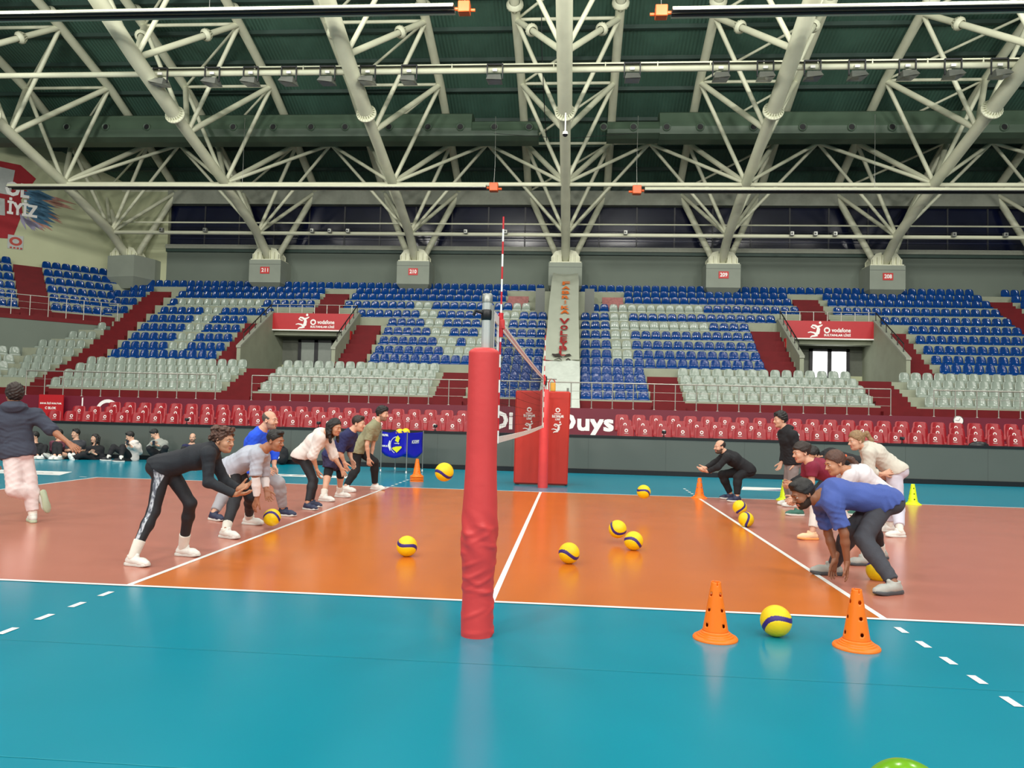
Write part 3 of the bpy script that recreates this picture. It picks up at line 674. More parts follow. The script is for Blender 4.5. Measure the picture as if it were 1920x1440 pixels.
def truss(x, label, full=True):
    t = empty('roof_truss', (x, 36.3, 9.95), label, 'truss', 'roof trusses')
    B = [np.array((x, y, z)) for y, z in BN]
    part = lambda pts, r, name, n=14: MB().tube(pts, r, n).build(name, m_steel, t)
    part([B[0]-np.array((0, 0, .1))]+B[1:3]+[(x, 25.5, 13.95)], .235, 'bottom_chord', 18); part([(x, 25.5, 13.95)]+B[4:], .30, 'bottom_chord', 18)
    d = MB(); ax = B[3]-B[2]; flange(d, (x, 25.45, 13.97), ax, .42, 20); d.build('flange', m_steel, t)
    for s in (-1, 1):
        T = [np.array((x+s*TD, y, z)) for y, z in TN]
        part(T, .20, 'top_chord'); part([B[0]+np.array((s*.35, 0, 0)), T[0]], .17, 'strut')
        d = MB(); flange(d, (T[3]+T[4])/2*.4+T[3]*.6, T[3]-T[4], .36, 16); d.build('flange', m_steel, t)
        part([B[1], T[0]], .10, 'brace', 10)
        for k in range(1, 6):
            if k+1 < len(B): part([B[k+1], T[k]], .125, 'brace', 12)
            part([B[k], T[k]], .095, 'brace', 10)
        d = MB(); flange(d, B[4]*.35+T[3]*.65, T[3]-B[4], .26, 14); d.build('flange', m_steel, t)
    for k in range(0, 6):
        y, z = TN[k]; part([(x-TD, y, z), (x+TD, y, z)], .075, 'cross_tie', 8)
        if k < 5: part([(x-TD, y, z), (x+TD, TN[k+1][0], TN[k+1][1])], .06, 'cross_tie', 8)
    # steel shoe on the concrete box
    d = MB()
    for s in (-1, 1):
        d.poly([(x+s*.78, 35.75, 9.78), (x+s*.78, 35.75, 10.1), (x+s*.55, 35.75, 10.42), (x+s*.25, 35.75, 10.5), (x+s*.18, 35.75, 9.78)], (0, .06, 0))
        d.poly([(x+s*.78, 36.6, 9.78), (x+s*.78, 36.6, 10.1), (x+s*.55, 36.6, 10.42), (x+s*.25, 36.6, 10.5), (x+s*.18, 36.6, 9.78)], (0, .06, 0))
        for q in range(3): d.box((x+s*(.24+.24*q)-.02, 35.62, 9.78), (x+s*(.24+.24*q)+.02, 36.6, 10.35-.12*q))
    d.box((x-.85, 35.65, 9.78), (x+.85, 36.9, 9.84)); d.build('base_shoe', m_steel, t)
names = ['the leftmost number plate box', 'the second number plate box from left', 'the box behind the banner', 'the second number plate box from right', 'the rightmost number plate box']
for x, nm in zip(PX, names): truss(x, 'cream tubular roof truss on '+nm)
truss(-25.05, 'cream tubular roof truss rising from the left corner box')
truss(25.1, 'cream tubular roof truss cut by the right picture edge')
# bracing between trusses
allx = [-25.05]+PX+[25.1]
for i in range(len(allx)-1):
    a, b = allx[i], allx[i+1]; mx = (a+b)/2; ap = np.array((mx, 33.6, 15.55))
    nm = ['corner box and leftmost numbered box', 'the two numbered boxes at left', 'left numbered boxes and the banner', 'the banner and right numbered boxes', 'the two numbered boxes at right', 'rightmost numbered box and picture edge'][i]
    t = empty('truss_bracing', (mx, 33.6, 11.0), 'inverted-V roof bracing between '+nm, 'bracing', 'bracing between trusses')
    for x in (a, b):
        MB().tube([(x, BN[2][0], BN[2][1]), ap], .085, 10).build('brace', m_steel, t); MB().tube([(x, BN[1][0], BN[1][1]), ap], .08, 10).build('brace', m_steel, t)
    MB().tube([(a+TD, 33.95, 15.7), (b-TD, 33.95, 15.7)], .07, 8).build('tie', m_steel, t)
def pipe(y, z, r, label, x0=-25.05, x1=30, m=None):
    d = MB(); d.tube([(x0, y, z), (x1, y, z)], r, 12); return d.build('roof_pipe', m or m_steel, None, label, 'pipe', 'long roof pipes')
pipe(BN[2][0], BN[2][1]-.05, .10, 'cream pipe running along the trusses at heater height')
p3 = pipe(BN[1][0], BN[1][1], .10, 'lower cream pipe with small lamps in front of dark windows')
pipe(35.6, 11.85, .045, 'thin cream pipe just above the lamp pipe')
# small lamps on the lower pipe
for i, px in enumerate([302, 384, 585, 618, 652, 873, 948, 1173, 1485, 1529, 1566, 1789, 1886]):
    q = at(px, 440, 34.2); d = MB(); d.bevbox((q[0]-.1, 34.12, 10.98), (q[0]+.1, 34.34, 11.2), .02); o = d.build('lamp', m_galv, None)
    d2 = MB(); d2.disc((q[0]-.02, 34.115, 11.09), .05, -EY, 12); 
    tag(o, '%s small square lamp from left on the lower roof pipe' % ORD[i], 'lamp', 'small lamps on the lower pipe'); d2.build('lens', m_dark, o); 
# ------------------------------------------------ floodlight bar
BY = 23.6; BZ = 14.92
lb = empty('light_bar', (0, BY, BZ), 'cream pipe and cable tray carrying the floodlights', 'light bar')
MB().tube([(-25, BY, BZ), (24, BY, BZ)], .11, 12).build('pipe', m_steel, lb)
d = MB(); d.box((-17.1, BY+.05, BZ+.2), (18, BY+.2, BZ+.24)); d.box((-17.1, BY+.05, BZ+.2), (18, BY+.06, BZ+.3)); d.build('cable_tray', m_steel, lb)
d = MB()
for i in range(18): d.box((-16.5+2*i, BY+.02, BZ+.05), (-16.46+2*i, BY+.1, BZ+.3))
d.build('tray_hanger', m_steel, lb)
fl_px = [305, 402, 474, 545, 617, 692, 769, 929, 1185, 1350, 1433, 1521, 1604, 1698, 1783, 1870]
m_lens = mat('floodlight_glass', (150, 156, 160), .15, spec=.7)
for i, px in enumerate(fl_px):
    x = at(px, 132, BY)[0]; tilt = (x)*.02
    f = empty('floodlight', (x, BY-.2, BZ-.5), '%s floodlight from the left on the roof light bar' % ORD[i], 'floodlight', 'floodlights on the light bar')
    d = MB()
    for s in (-1, 1): d.box((x+s*.30-.02, BY-.2, BZ-.42), (x+s*.30+.02, BY-.14, BZ+.18))
    d.box((x-.3, BY-.2, BZ+.14), (x+.3, BY-.14, BZ+.19)); d.build('bracket', m_dark, f)
    d = MB(); zc = BZ-.38
    d.add([(x-.30,BY-.55,zc-.2-tilt*.2),(x+.30,BY-.55,zc-.2+tilt*.2),(x+.28,BY+.2,zc-.1),(x-.28,BY+.2,zc-.1),(x-.24,BY-.35,zc+.08),(x+.24,BY-.35,zc+.08),(x+.22,BY+.12,zc+.1),(x-.22,BY+.12,zc+.1)],
          [(0,3,2,1),(4,5,6,7),(0,1,5,4),(1,2,6,5),(2,3,7,6),(3,0,4,7)]); d.build('housing', m_galv, f)
    d = MB(); d.add([(x-.27,BY-.5,zc-.205),(x+.27,BY-.5,zc-.205),(x+.25,BY+.15,zc-.12),(x-.25,BY+.15,zc-.12)], [(0,1,2,3)]); d.build('lens', m_lens, f)
    MB().box((x-.09, BY-.22, BZ-.12), (x+.09, BY-.16, BZ-.02)).build('ballast', m_logo, f)
# ------------------------------------------------ air ducts with nozzles
def duct(x0, x1, z0, z1, y, name_label, noz, end=None):
    t = empty('air_duct', ((x0+x1)/2, y, z0), name_label, 'duct', 'green air ducts')
    d = MB(); zm = z0+(z1-z0)*.35
    prof2 = [(-.1, z0), (-.55, z0+.12), (-.6, zm), (-.4, z1-.15), (-.1, z1), (.6, z1), (.6, z0)]
    d.poly([(x0, y+a, z) for a, z in prof2], (x1-x0, 0, 0)); d.build('duct_body', m_duct, t)
    for px in noz:
        q = at(px, 238, y-.62); x = q[0]; zc = q[2]
        n = MB(); n.lathe([(.2, .02), (.2, .16), (.15, .18), (.14, .05), (.001, .04)], (x, y-.5, zc), 16, axis=-EY); n.build('nozzle', m_duct, t)
        MB().disc((x, y-.625, zc), .135, -EY, 16).build('nozzle_mouth', m_black, t)
DY = 31.6
duct(-30, -4.7, 14.95, 16.35, DY, 'long green air duct with round nozzles at left', [-60, 125, 198, 275, 437, 512, 583, 647, 729, 802, 863])
duct(-4.7, -1.45, 14.95, 15.95, DY, 'stepped narrow green duct end left of the central truss', [927, 992])
duct(1.9, 4.4, 15.05, 15.9, DY, 'stepped narrow green duct end right of the central truss', [1132, 1188])
duct(4.4, 30, 15.0, 16.35, DY, 'long green air duct with round nozzles at right', [1250, 1313, 1413, 1505, 1597, 1673, 1883])
# ------------------------------------------------ radiant tube heaters
def heater(x0, x1, y, z, zt, burner_at, label):
    t = empty('radiant_heater', ((x0+x1)/2, y, z), label, 'heater', 'tube heaters under the roof')
    bx = x1 if burner_at > 0 else x0; s = burner_at
    d = MB()
    d.poly([(x0, y-.3, z), (x0, y-.2, z+.16), (x0, y+.2, z+.16), (x0, y+.3, z), (x0, y+.28, z), (x0, y+.19, z+.14), (x0, y-.19, z+.14), (x0, y-.28, z)], (x1-x0, 0, 0)); d.build('reflector', m_steel, t)
    for q in (-.13, .13):
        MB().tube([(x0, y+q, z+.03), (x1, y+q, z+.03)], .05, 10).build('tube', m_dark, t)
    MB().tube([(x0, y-.3, z), (x1, y-.3, z)], .022, 6).build('edge_bar', m_galv, t)
    MB().bevbox((bx+s*.35-.2, y-.18, z-.12), (bx+s*.35+.2, y+.18, z+.26), .02).build('burner_box', m_orangebox, t)
    d = MB(); d.tube([(bx+s*.02, y, z+.05), (bx+s*.2, y, z+.05)], .06, 10); d.build('burner_pipe', m_orangebox, t); d = MB(); d.tube([(bx+s*.5, y, z+.0), (bx+s*.72, y, z+.0)], .055, 10); d.build('fan_motor', m_orangebox, t)
    d = MB(); d.tube([(bx+s*.35, y, z+.26), (bx+s*.38, y, z+1.2), (bx+s*.35, y, zt)], .012, 6); d.tube([(x0+(x1-x0)*.5, y, z+.1), (x0+(x1-x0)*.5, y, zt)], .01, 6); d.build('hanger', m_galv, t)
heater(-21, -3.75, 19.5, 15.15, 20.3, 1, 'tube heater with orange burner at the upper left edge'); heater(3.55, 20, 19.5, 14.9, 20.3, -1, 'tube heater with orange burner at the upper right edge')
heater(-27.2, -3.7, 29.5, 11.98, 15.4, 1, 'lower left tube heater with pale orange burner box'); heater(3.6, 24, 29.5, 11.86, 15.4, -1, 'lower right tube heater with red orange burner box')
# cables, small dome camera on the central truss
d = MB(); d.tube([(-1.1, 24.5, 19.0), (-1.05, 25.6, 16.5), (-.95, 27, 14.6), (-.9, 28.5, 13.9)], .02, 6); d.tube([(-3.4, 29.5, 14.6), (0, 29.8, 14.45), (3.2, 29.5, 14.6)], .012, 6); d.thing('roof_cable', m_black, 'black cables hanging beside the central truss', 'cable')
c = empty('dome_camera', (0, 24.9, 12.85), 'small white dome camera hanging from the central truss', 'camera')
MB().tube([(0, 24.95, 13.75), (0, 24.95, 12.95)], .03, 8).build('drop_pole', m_logo, c); MB().lathe([(.001, .14), (.1, .12), (.12, .03), (.12, 0)], (0, 24.95, 12.86), 14).build('housing', m_logo, c); MB().lathe([(.1, 0), (.08, -.06), (.001, -.1)], (0, 24.95, 12.86), 14).build('dome', m_black, c)
# ================================================================ net, posts, referee stand
m_pad = mat('red_vinyl_pad', (214, 62, 62), .5, var=.06, scale=3, bump=.12, bscale=14)
m_padb = mat('red_padding_foam_cover', (184, 44, 32), .45, var=.06, scale=2)
m_chrome = mat('aluminium_post', (196, 198, 194), .35, metal=.35)
m_tape = mat('net_tape_white', (216, 210, 206), .6, var=.04); m_tapep = mat('net_tape_print', (196, 120, 116), .6)
m_cord = mat('black_net_cord', (26, 26, 30), .7)
def wrinkled_pad(x, y, z0, z1, rad, seed, nz=150, nt=56):
    rnd = random.Random(seed); folds = [(rnd.uniform(z0, z0+.75), rnd.uniform(0, 6.28), rnd.uniform(-.6, .6), rnd.uniform(.010, .022), rnd.uniform(.25, .9)) for _ in range(60)]
    V = []; F = []
    for j in range(nz+1):
        z = z0+(z1-z0)*j/nz; h = (z-z0)/(z1-z0)
        base = rad*(1.0+.17*math.exp(-((h-.36)/.16)**2)+.04*math.exp(-((h-.05)/.05)**2)-.05*math.exp(-((h-.18)/.07)**2))
        if h > .985: base *= 1-.35*((h-.985)/.015)**2
        for i in range(nt):
            a = 6.2832*i/nt; r = base
            for fz, fa, sl, am, wd in folds:
                da = (a-fa+math.pi) % 6.2832-math.pi
                if abs(da) < 1.6*wd*2: r += am*.42*math.exp(-((z-fz-sl*da*.12)/.011)**2)*math.exp(-(da/wd)**2)
            if .26 < h < .44: r += .006*math.sin(5*a+9*h*6)*math.sin((h-.26)/.18*math.pi)
            V.append((x+r*math.cos(a)*1.0, y+r*math.sin(a), z))
    for j in range(nz):
        for i in range(nt): F.append((j*nt+i, j*nt+(i+1) % nt, (j+1)*nt+(i+1) % nt, (j+1)*nt+i))
    F.append(tuple(nz*nt+i for i in range(nt)))
    return MB().add(V, F, 0, True)
np1 = empty('net_post', (0, -.9, 0), 'near volleyball post in a tall wrinkled red pad with bare metal top', 'net post')
wrinkled_pad(0, -.9, 0, 1.91, .103, 11).build('pad', m_pad, np1)
MB().tube([(.012, -.9, .02), (.012, -.9, 2.24)], .033, 20).build('post', m_chrome, np1)
MB().lathe([(.036, 0), (.036, .05), (.03, .06), (.001, .06)], (.012, -.9, 2.22), 20).build('post_cap', m_galv, np1)
d = MB(); d.lathe([(.036, 0), (.04, .01), (.04, .06), (.036, .07)], (.012, -.9, 2.10), 20); d.tube([(-.02, -.92, 2.15), (-.06, -.94, 2.16), (-.075, -.93, 2.13)], .012, 8); d.build('strap', m_black, np1)
d = MB(); d.box((.04, -.92, 1.75), (.06, -.88, 2.2)); d.build('groove_rail', m_galv, np1)
np2 = empty('net_post', (0, 9.92, 0), 'far volleyball post in a slim red pad before the referee stand', 'net post')
MB().lathe([(.1, 0), (.105, .05), (.1, .5), (.095, 1.4), (.09, 2.0), (.05, 2.02)], (0, 9.92, 0), 24).build('pad', m_pad, np2)
MB().tube([(0, 9.92, .02), (0, 9.92, 2.3)], .035, 14).build('post', m_chrome, np2); MB().tube([(-.3, 9.9, 2.23), (.24, 9.9, 2.23)], .013, 8).build('winch_bar', m_galv, np2)
MB().bevbox((-.03, 9.8, 2.1), (.04, 9.9, 2.28), .01).build('winch', m_black, np2)
net = empty('volleyball_net', (0, 4.5, 1.24), 'volleyball net stretched over the centre line', 'net')
Y0, Y1 = -.35, 9.4
def sag(y): return -.02*math.sin((y-Y0)/(Y1-Y0)*math.pi)
def band(z0, z1, name, m, th=.006, ya=Y0, yb=Y1, n=40):
    V = []; F = []
    for i in range(n+1):
        y = ya+(yb-ya)*i/n; s = sag(y); V += [(-th, y, z0+s), (-th, y, z1+s), (th, y, z1+s), (th, y, z0+s)]
    for i in range(n):
        a = 4*i
        for q in range(4): F.append((a+q, a+(q+1) % 4, a+4+(q+1) % 4, a+4+q))
    F += [(0, 1, 2, 3), (4*n+3, 4*n+2, 4*n+1, 4*n)]
    return MB().add(V, F).build(name, m, net)
tt = band(2.17, 2.24, 'top_tape', m_tape); band(1.24, 1.29, 'bottom_tape', m_tape)
d = MB()
for i in range(60):
    y = .3+.15*i
    for s in (-1, 1): d.add([(s*.0072, y, 2.19+sag(y)), (s*.0072, y+.1, 2.19+sag(y)), (s*.0072, y+.1, 2.22+sag(y)), (s*.0072, y, 2.22+sag(y))], [(0, 1, 2, 3)])
d.build('tape_print', m_tapep, tt)
d = MB()
for k in range(1, 10):
    z = 1.29+.88*k/9.5
    for i in range(20):
        ya, yb = Y0+(Y1-Y0)*i/20, Y0+(Y1-Y0)*(i+1)/20; r = .0011
        d.add([(r, ya, z+sag(ya)-r), (r, yb, z+sag(yb)-r), (-r, yb, z+sag(yb)+r), (-r, ya, z+sag(ya)+r)], [(0, 1, 2, 3)]); d.add([(-r, ya, z+sag(ya)-r), (-r, yb, z+sag(yb)-r), (r, yb, z+sag(yb)+r), (r, ya, z+sag(ya)+r)], [(0, 1, 2, 3)])
for i in range(98):
    y = Y0+.1*i; r = .0011; d.add([(r, y-r, 1.27), (-r, y+r, 1.27), (-r, y+r, 2.19), (r, y-r, 2.19)], [(0, 1, 2, 3)]); d.add([(-r, y-r, 1.27), (r, y+r, 1.27), (r, y+r, 2.19), (-r, y-r, 2.19)], [(0, 1, 2, 3)])
d.build('net_cords', m_cord, net, kind='stuff', fix=False)
for y in (0, 9): MB().box((-.008, y-.025, 1.24), (.008, y+.025, 2.24)).build('side_band', m_tape, net)
for y in (Y0, Y1): MB().tube([(0, y, 1.24), (0, y, 2.24)], .009, 8).build('end_rod', m_tape, net)
d = MB(); d.tube([(0, Y0, 2.22), (.01, -.88, 2.15)], .006, 6); d.build('top_rope', m_cord, net); d = MB(); d.tube([(0, Y0, 1.9), (.01, -.88, 1.95)], .005, 6); d.build('side_rope', m_cord, net)
m_antr = mat('antenna_red', (200, 30, 40), .4); m_antw = mat('antenna_white', (236, 236, 232), .4)
for y, nm in ((0, 'near red and white net antenna rising above the near post'), (9, 'far thin red and white net antenna')):
    a = empty('net_antenna', (.02, y, 1.24), nm, 'antenna')
    for k in range(18): MB().tube([(.02, y, 1.24+.1*k), (.02, y, 1.34+.1*k)], .0075, 8).build('antenna_segment', m_antr if k % 2 else m_antw, a)
    MB().tube([(.02, y, 2.08), (.02, y, 2.27)], .02, 10).build('clip', m_antr, a); MB().bevbox((.005, y-.02, 2.14), (.05, y+.03, 2.22), .008).build('clip_knob', m_pad, a)
# referee stand behind the far post
rs = empty('referee_stand', (-.05, 10.7, 0), 'red padded referee stand with white emblems behind the far post', 'referee stand')
def pad_panel(x0, x1, y, z1, dx):
    d = MB(); d.bevbox((x0, y, .02), (x1, y+.12, z1), .03); V = [(v[0]+dx*(v[2]/z1)**3*(1 if v[0] > (x0+x1)/2 else 0), v[1], v[2]) for v in d.v]; d.v = V
    return d.build('pad_panel', m_padb, rs)
for (x0, x1, dx) in ((-.64, -.04, 0), (.03, .5, .03)):
    q = pad_panel(x0, x1, 10.4, 2.0, dx); l = MB(); xc = (x0+x1)/2
    phone_mark(l, (xc, 10.394, 1.6), EX, EZ, .05); l.box((xc-.07, 10.392, 1.515), (xc+.07, 10.394, 1.53)); put_text(l, 'SULTANLAR', (xc-.12, 10.393, 1.44), EX, EZ, .24, .05, bold=.008); put_text(l, 'LİGİ', (xc-.05, 10.393, 1.385), EX, EZ, .1, .045, bold=.006)
    player_mark(l, (xc-.13, 10.394, 1.12), EX, EZ, .24); l.build('printed_emblem', m_logo, q)
for x in (-.62, .48): MB().bevbox((x-.02, 10.52, .02), (x+.02, 11.2, 1.98), .02).build('side_pad', m_padb, rs)
MB().box((-.55, 10.55, 1.2), (.42, 11.1, 1.25)).build('platform', m_galv, rs)
d = MB()
for x in (-.6, .46): d.tube([(x, 11.15, 0), (x, 11.15, 2.1)], .025, 8)
d.build('ladder_rail', m_galv, rs)
d = MB()
for k in range(4): d.tube([(-.6, 11.15, .3+.3*k), (.46, 11.15, .3+.3*k)], .018, 8)
d.build('ladder_rung', m_galv, rs)
MB().bevbox((.09, 10.62, 2.0), (.2, 10.7, 2.19), .015).build('yellow_box', mat('yellow_plastic', (210, 160, 60), .5), rs)
d = MB(); d.tube([(.06, 10.66, 2.02), (.05, 10.66, 2.2), (.1, 10.66, 2.28), (.17, 10.66, 2.24), (.19, 10.66, 2.19)], .012, 8); d.build('grab_loop', m_padb, rs)

# ================================================================ balls
m_yel = mat('yellow_ball_leather', (240, 206, 4), .45, var=.04, scale=20, bump=.15, bscale=220); m_bb = mat('violet_blue_ball_leather', (52, 30, 120), .45, var=.05, scale=20, bump=.15, bscale=220)
def ball_meshes():
    R, nu, nv = .105, 132, 80; out = []
    def f(th, ph): return math.sin(ph)-.30*math.sin(2*th)*math.cos(ph)
    V = []; 
    for j in range(nv+1):
        ph = -math.pi/2+math.pi*j/nv
        for i in range(nu):
            th = 6.28318*i/nu; g = abs(f(th, ph)); g2 = abs(math.sin(th*1.0+.9*math.sin(ph)))*math.cos(ph)
            r = R*(1-.018*math.exp(-((g-.17)/.02)**2)-.014*math.exp(-(g2/.025)**2)*(g > .17))
            V.append((r*math.cos(ph)*math.cos(th), r*math.cos(ph)*math.sin(th), r*math.sin(ph)))
    fy, fb = [], []
    for j in range(nv):
        for i in range(nu):
            q = (j*nu+i, j*nu+(i+1) % nu, (j+1)*nu+(i+1) % nu, (j+1)*nu+i)
            c = f(6.28318*(i+.5)/nu, -math.pi/2+math.pi*(j+.5)/nv); (fb if abs(c) < .17 else fy).append(q)
    for F, m, nm in ((fy, m_yel, 'volleyball'), (fb, m_bb, 'wavy_band')):
        me = bpy.data.meshes.new(nm); s = 1.0 if nm == 'volleyball' else 1.004
        us = sorted({i for q in F for i in q}); ix = {v: k for k, v in enumerate(us)}
        me.from_pydata([tuple(c*s for c in V[i]) for i in us], [], [tuple(ix[i] for i in q) for q in F]); me.materials.append(m); me.polygons.foreach_set('use_smooth', [True]*len(F)); me.update(); out.append(me)
    return out
me_ball, me_band = ball_meshes()
def ball(p, rot, label):
    o = link('volleyball', me_ball, None, p); o.rotation_euler = rot; tag(o, label, 'ball', 'yellow and violet volleyballs'); link('wavy_band', me_band, o); return o
g = lambda px, py: ground(px, py, .105)
ball(at(833, 885, 2.6), (.35, .1, .3), 'yellow volleyball flying at knee height left of the near net post')
ball(at(510, 970, 3.2), (-.3, .4, .9), 'yellow volleyball low in front of the grey-shirted man')
ball(g(763, 1024), (.5, .2, 1.9), 'yellow volleyball rolling on orange floor left of the post')
ball(g(1067, 1037), (.1, .1, .2), 'yellow volleyball on orange floor nearest right of the post')
ball(at(1158, 992, 3.15), (.3, -.4, 2.2), 'yellow volleyball just off the floor behind another right of net')
ball(g(1188, 1014), (.2, .3, .6), 'yellow volleyball rolling right in front of a bouncing ball')
ball(at(1207, 922, 6.0), (.4, .3, 1.2), 'yellow volleyball hovering over the far side line')
ball(at(1387, 951, 5.9), (-.4, 1.2, 2.9), 'yellow volleyball behind its twin near the right attack line')
ball(g(1399, 974), (.2, 1.4, .2), 'yellow volleyball on the right attack line')
ball(g(1455, 1164), (.35, .25, 3.6), 'yellow volleyball on teal floor between two orange cones')
ball(at(1646, 1070, 1.55), (.4, .9, .8), 'yellow volleyball half hidden behind the bending man')
gb = MB(); q = (1.79, -3.25); R_b = .15
gb.lathe([(.001, -R_b)]+[(R_b*math.cos(-math.pi/2+math.pi*j/28), R_b*math.sin(-math.pi/2+math.pi*j/28)) for j in range(1, 28)]+[(.001, R_b)], (q[0], q[1], R_b), 48)
gb.thing('gym_ball', mat('glossy_green_rubber', (112, 176, 22), .2, var=.03), 'glossy green gym ball at the bottom right edge', 'ball')

# ================================================================ marker cones
m_co = mat('orange_cone_plastic', (255, 122, 18), .4, var=.03); m_cy = mat('lime_cone_plastic', (214, 240, 20), .4, var=.03)
def cone_mesh(name, m, h=.38, phase=0.):
    nu, nv = 60, 44; R0, R1 = .085, .031; V = []; holes = [(zz, phase+k*math.pi/2) for zz in (.10, .20, .30) for k in range(4)]; hr = .0125
    zb = .055
    def rad(z): return R0+(R1-R0)*(z-zb)/(h-zb)
    for j in range(nv+1):
        z = zb+(h-zb)*j/nv
        for i in range(nu): V.append([6.28318*i/nu, z])
    drop = set()
    for hz, ha in holes:
        rr = rad(hz)
        for n, (a, z) in enumerate(V):
            da = ((a-ha+math.pi) % 6.28318-math.pi)*rr; dz = z-hz; dd = math.hypot(da, dz)
            if dd < hr*.75: drop.add(n)
            elif dd < hr*1.55: V[n][0] = ha+da/dd*hr/rr; V[n][1] = hz+dz/dd*hr
    F = []
    for j in range(nv):
        for i in range(nu):
            q = (j*nu+i, j*nu+(i+1) % nu, (j+1)*nu+(i+1) % nu, (j+1)*nu+i)
            if not (set(q) & drop):
                if j >= nv-3 and (i % 15) in (0, 1): continue
                F.append(q)
    P = [(rad(z)*math.cos(a), rad(z)*math.sin(a), z) for a, z in V]
    mb = MB().add(P, F, 0, True)
    mb.lathe([(.085, .055), (.092, .048), (.094, .04), (.104, .038), (.107, .030), (.118, .028), (.121, .02), (.140, .016), (.146, .008), (.146, .0), (.13, .0)], (0, 0, 0), 60, 0, False)
    me = bpy.data.meshes.new(name); me.from_pydata(mb.v, [], mb.f); me.materials.append(m); me.polygons.foreach_set('use_smooth', mb.sm); me.update(); return me
mc_o = cone_mesh('marker_cone', m_co, phase=.6); mc_o2 = cone_mesh('marker_cone', m_co, phase=-1.45); mc_y = cone_mesh('marker_cone', m_cy, phase=-1.6)
def cone(me, x, y, z, label, grp):
    o = link('marker_cone', me, None, (x, y, z)); tag(o, label, 'cone', grp); s = o.modifiers.new('wall', 'SOLIDIFY'); s.thickness = .003; return o
cone(mc_o, 1.59, -.72, 0, 'orange perforated cone on teal floor left of a ball', 'orange cones'); cone(mc_o2, 2.49, -.77, 0, 'orange perforated cone on teal floor nearest the dashed line', 'orange cones')
cone(mc_o, 2.99, 8.82, 0, 'orange cone at the far end of the right attack line', 'orange cones')
for k, nm in enumerate(['bottom', 'second', 'third', 'top']): cone(mc_o, -2.72, 10.42, .034*k, '%s orange cone of the stack beside the ball cart' % nm, 'orange cones')
cone(mc_y, 6.9, 8.93, 0, 'lime yellow cone by the far line at right', 'lime cones'); cone(mc_y, 4.58, 8.95, 0, 'lime yellow cone half hidden behind the players', 'lime cones')

# ================================================================ ball cart
bc = empty('ball_cart', (-3.62, 12.85, 0), 'blue fabric ball cart on thin wheeled legs by the grey wall', 'ball cart')
m_bf = mat('royal_blue_nylon', (22, 18, 178), .4, var=.05, scale=4, bump=.3, bscale=6)
cor = [np.array(p) for p in ((-4.08, 12.69, 0), (-3.36, 12.3, 0), (-3.12, 13.05, 0), (-3.9, 13.45, 0))]
for c in cor:
    MB().tube([c+EZ*.06, c+EZ*1.02], .013, 8).build('leg', m_galv, bc); d = MB(); d.lathe([(.035, -.012), (.035, .012)], c+EZ*.035, 14, axis=EX); d.disc(c+EZ*.035+EX*.012, .035, EX, 14); d.disc(c+EZ*.035-EX*.012, .035, -EX, 14); d.build('caster', m_logo, bc)
V = []; F = []; nseg = 9; zs = 8; ring_pts = []
for e in range(4):
    a, b = cor[e], cor[(e+1) % 4]
    for i in range(nseg): ring_pts.append((a+(b-a)*i/nseg, i/nseg))
ctr = sum(cor)/4; m_ = len(ring_pts)
for j in range(zs+1):
    t = j/zs
    for p, u in ring_pts:
        z = 1.0-.50*t-.14*t*math.sin(u*math.pi)+.0; sc = 1-.03*math.sin(t*math.pi)-.02*math.sin(u*math.pi)*math.sin(t*3); top = -.04*math.sin(u*math.pi)*(1-t)
        q = ctr+(p-ctr)*sc; V.append((q[0], q[1], z+top))
for j in range(zs):
    for i in range(m_): F.append((j*m_+i, j*m_+(i+1) % m_, (j+1)*m_+(i+1) % m_, (j+1)*m_+i))
V.append((ctr[0], ctr[1], .38)); cidx = len(V)-1
for i in range(m_): F.append((zs*m_+i, zs*m_+(i+1) % m_, cidx))
bag = MB().add(V, F, 0, True).build('bag', m_bf, bc)
fx = cor[1]-cor[0]; fx /= np.linalg.norm(fx); fn = np.cross(fx, EZ); sxv = cor[2]-cor[1]; sxv /= np.linalg.norm(sxv); sn = np.cross(sxv, EZ)
m_yp = mat('yellow_print', (226, 226, 40), .5)
d = MB(); o0 = cor[0]+fn*.012
put_text(d, 'VOLEYBOL', o0+fx*.02+EZ*.88, fx, EZ, .2, .05, bold=.006); put_text(d, 'OKUL', o0+fx*.03+EZ*.62, fx, EZ, .18, .04, bold=.006); ring(d, o0+fx*.5+EZ*.68, fx, EZ, .19, .205, n=24, a0=1.2, a1=4.4); ribbon(d, [(.28, .78), (.25, .66), (.3, .54)], [.03, .07, .03], o0, fx, EZ, 1); put_text(d, 'volley', o0+fx*.42+EZ*.7, fx, EZ*.95+fx*.2, .16, .035, bold=.005); d.build('print', m_logo, bag)
d = MB(); ribbon(d, [(.5, .76), (.53, .84), (.57, .88)], [.12, .12, .1], o0, fx, EZ, 1); ribbon(d, [(.36, .6), (.5, .57), (.66, .64)], [.02, .15, .04], o0, fx, EZ, 1); d.build('print', m_yp, bag)
d = MB(); o1 = cor[1]+sn*.012; put_text(d, 'ACADEMY', o1+sxv*.2+EZ*.72, sxv, EZ, .36, .08, bold=.006); d.build('print', m_logo, bag)
for q, nm in (((-3.5, 12.75, .98), 'front'), ((-3.7, 13.0, .96), 'rear')): ball(q, (.5, .3, .2), 'yellow volleyball peeking out of the ball cart at its %s' % nm)

